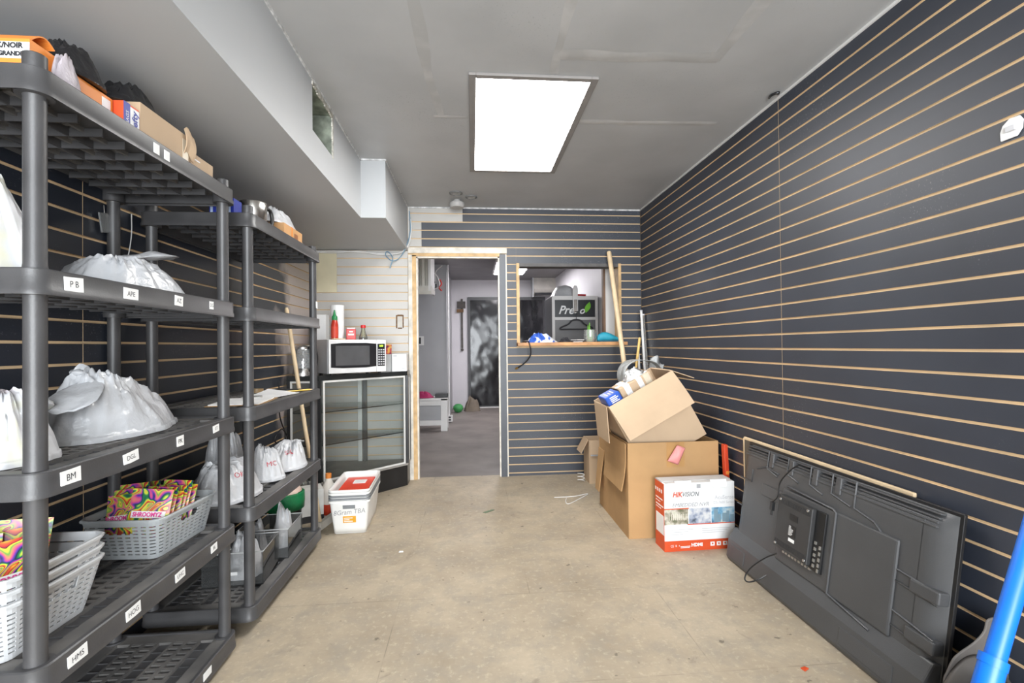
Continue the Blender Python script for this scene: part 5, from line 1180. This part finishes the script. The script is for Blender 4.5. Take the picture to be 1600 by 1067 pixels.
lf = MB(); lf.grid(lambda u, v: ((u - .5) * .07 * math.sin(PI * v) + .10 * v * .5, 0, .14 * v), 6, 10, M=Matrix.Translation((.135, fy2 - .013, 1.585)))
part('leaf', lf, mat('leaf_green', (.18, .55, .03), .5), sg, solid=.002)
dm2 = thing('white_bundle', 'rounded white wrapped bundle lying on top of the drinks cooler', 'bundle', (1.205, 6.10, CH + .0005)); part('wrap', heap(.42, .42, .155, 97, (-.02, 0), .04, 3.0, 40, 16, 6), m_bagw, dm2, smooth=60)
brk = thing('door_clamp', 'white metal clamp with a red lever fixed on the cooler sign', 'clamp', (1.275, 6.12 + fy2 - .03, 0))
part('plate', MB().prism([(-.032, 1.610), (.032, 1.610), (.032, 1.890), (.018, 1.925), (-.018, 1.925), (-.032, 1.890)], 0, .012, 0, Mxz), m_white, brk, bevel=.003)
part('arm', MB().box(-.020, .020, -.03, -.012, 1.580, 1.750), m_steel, brk, bevel=.003); part('lever', MB().tube([(.03, -.01, 1.810), (.13, -.014, 1.805)], .012, 8), mat('lever_red', (.40, .02, .03), .4), brk, smooth=50)
part('stud', MB().tube([(0, -.03, 1.585), (0, -.07, 1.585)], .006, 8), m_steel, brk)
ch = thing('clothes_hanger', 'black plastic clothes hanger hanging in front of the drinks cooler', 'hanger', (1.275, 6.12 + fy2 - .085, 0))
part('hook', MB().tube(catmull([(-.012, 0, 1.588), (0, 0, 1.602), (.014, 0, 1.588), (.010, 0, 1.560), (0, 0, 1.540), (0, 0, 1.500)], 6), .0035, 8), m_ink, ch, smooth=60)
part('shoulder', MB().tube(catmull([(-.205, 0, 1.385), (-.19, 0, 1.405), (-.10, 0, 1.445), (-.06, 0, 1.485), (0, 0, 1.500), (.06, 0, 1.485), (.10, 0, 1.445), (.19, 0, 1.405), (.205, 0, 1.385)], 5), .009, 8), m_ink, ch, smooth=60)
part('bar', MB().tube([(-.205, 0, 1.382), (.205, 0, 1.382)], .007, 8), m_ink, ch, smooth=60)
pst = thing('wood_post', 'white faced wood post with brown edges just inside the serving window', 'post', (1.40, 4.74, 0))
part('face', MB().box(-.055, .07, -.03, .03, 0.001, H + .018), m_white, pst); part('edge', MB().box(-.075, -.055, -.034, .03, .001, H + .018), mat('post_brown', (.22, .13, .08), .6), pst); part('edge', MB().box(.07, .10, -.034, .03, .001, H + .018), m_pale, pst)
# ------------------------------------------------------------------ things on the serving sill
zs = SILL + .0005
sh_ = thing('slipper', 'turquoise slip-on shoe on the serving window sill', 'shoe', (1.275, YB + .03, zs), (0, 0, 0))
def shoe(u, v):
    a = 2 * PI * u; x = -.115 + .23 * v; wv = .042 * (math.sin(PI * min(.97, max(.03, v * .94 + .03))) ** .45)
    hh = (.105 - .075 * v ** 1.3) * (math.sin(PI * min(.98, max(.02, v * .93 + .04))) ** .4)
    return (x, wv * math.cos(a), .008 + hh * max(0, .5 + .5 * math.sin(a)))
sm_ = MB(); sm_.grid(shoe, 24, 18, 0, closeu=True); part('upper', sm_, mat('shoe_turquoise', (.02, .32, .45), .6, bump=.2), sh_, smooth=60)
part('sole', MB().prism([(x * 1.02, y) for x, y in rrect(.23, .085, .04, 5)], 0, .012), mat('sole_dark', (.04, .10, .13), .6), sh_)
cp_ = thing('glass_cup', 'clear cup holding a green leaf sprig beside the turquoise shoe', 'cup', (1.090, YB + .02, zs))
part('cup', MB().lathe([(.001, 0), (.048, 0), (.062, .05), (.056, .115), (.052, .115), (.057, .05), (.044, .006)], 24), clear_mat('cup_glass', (.86, .90, .82), .3, .25), cp_, smooth=50)
for k, (dx, l) in enumerate(((-.02, .15), (-.005, .17), (.012, .10))): part('leaf', MB().prism([(-.010, .006), (.010, .006), (.004, l), (0, l + .012)], -.001, .001, 0, Matrix.Translation((dx, .0, 0)) @ Mxz), mat('leaf_green'), cp_)
pf = part('pink_scrap', heap(.06, .04, .045, 103, (0, 0), .2, 2., 24, 10, 6), mat('skin_pink', (.55, .30, .25), .6), None, (1.163, YB + .055, zs + .075), smooth=50); 
bpy.data.objects.remove(pf)
gv = thing('cloth', 'crumpled blue and white cloth at the sill end by the doorway', 'cloth', (.63, YB + .01, zs)); part('fabric', heap(.30, .16, .075, 104, (-.03, 0), .3, 1.8, 44, 14, 8), ramp_mat('cloth_blue_white', [(.3, (.02, .07, .40)), (.48, (.03, .12, .55)), (.52, (.70, .71, .73)), (.75, (.78, .78, .78))], 9, 2, .6, .7), gv, smooth=50)
gv2 = thing('cloth', 'black rumpled glove in the middle of the serving sill', 'glove', (.855, YB + .02, zs)); part('fabric', heap(.12, .12, .04, 106, (0, 0), .3, 1.8, 36, 12, 8), mat('glove_black', (.03, .03, .035), .6), gv2, smooth=50)
ml = thing('mail_pile', 'flat grey envelopes lying loosely on the serving sill', 'mail', (.972, YB + .02, zs), (0, 0, .1))
for k in range(3): part('envelope', MB().box(-.045, .04, -.05, .045, .0 + k * .009, .007 + k * .009, 0, Matrix.Rotation(.25 * k - .2, 4, 'Z')), (m_pl, mat('envelope_dark', (.10, .09, .09), .6), m_white)[k], ml)
cc = cable('coax_cable', 'black coaxial cable with a brass plug dangling from the serving sill', [(.46, YB - .02, zs + .01), (.49, YB - .10, zs + .012), (.505, YB - .130, zs - .02), (.515, YB - .120, zs - .10), (.485, YB - .10, zs - .16), (.435, YB - .08, zs - .205), (.405, YB - .06, zs - .225)], .006, m_black)
part('plug', MB().tube([(.405, YB - .06, zs - .225), (.385, YB - .05, zs - .236)], .009, 8), mat('brass', (.65, .42, .12), .3, metal=1), cc)
bpy.context.view_layer.update()
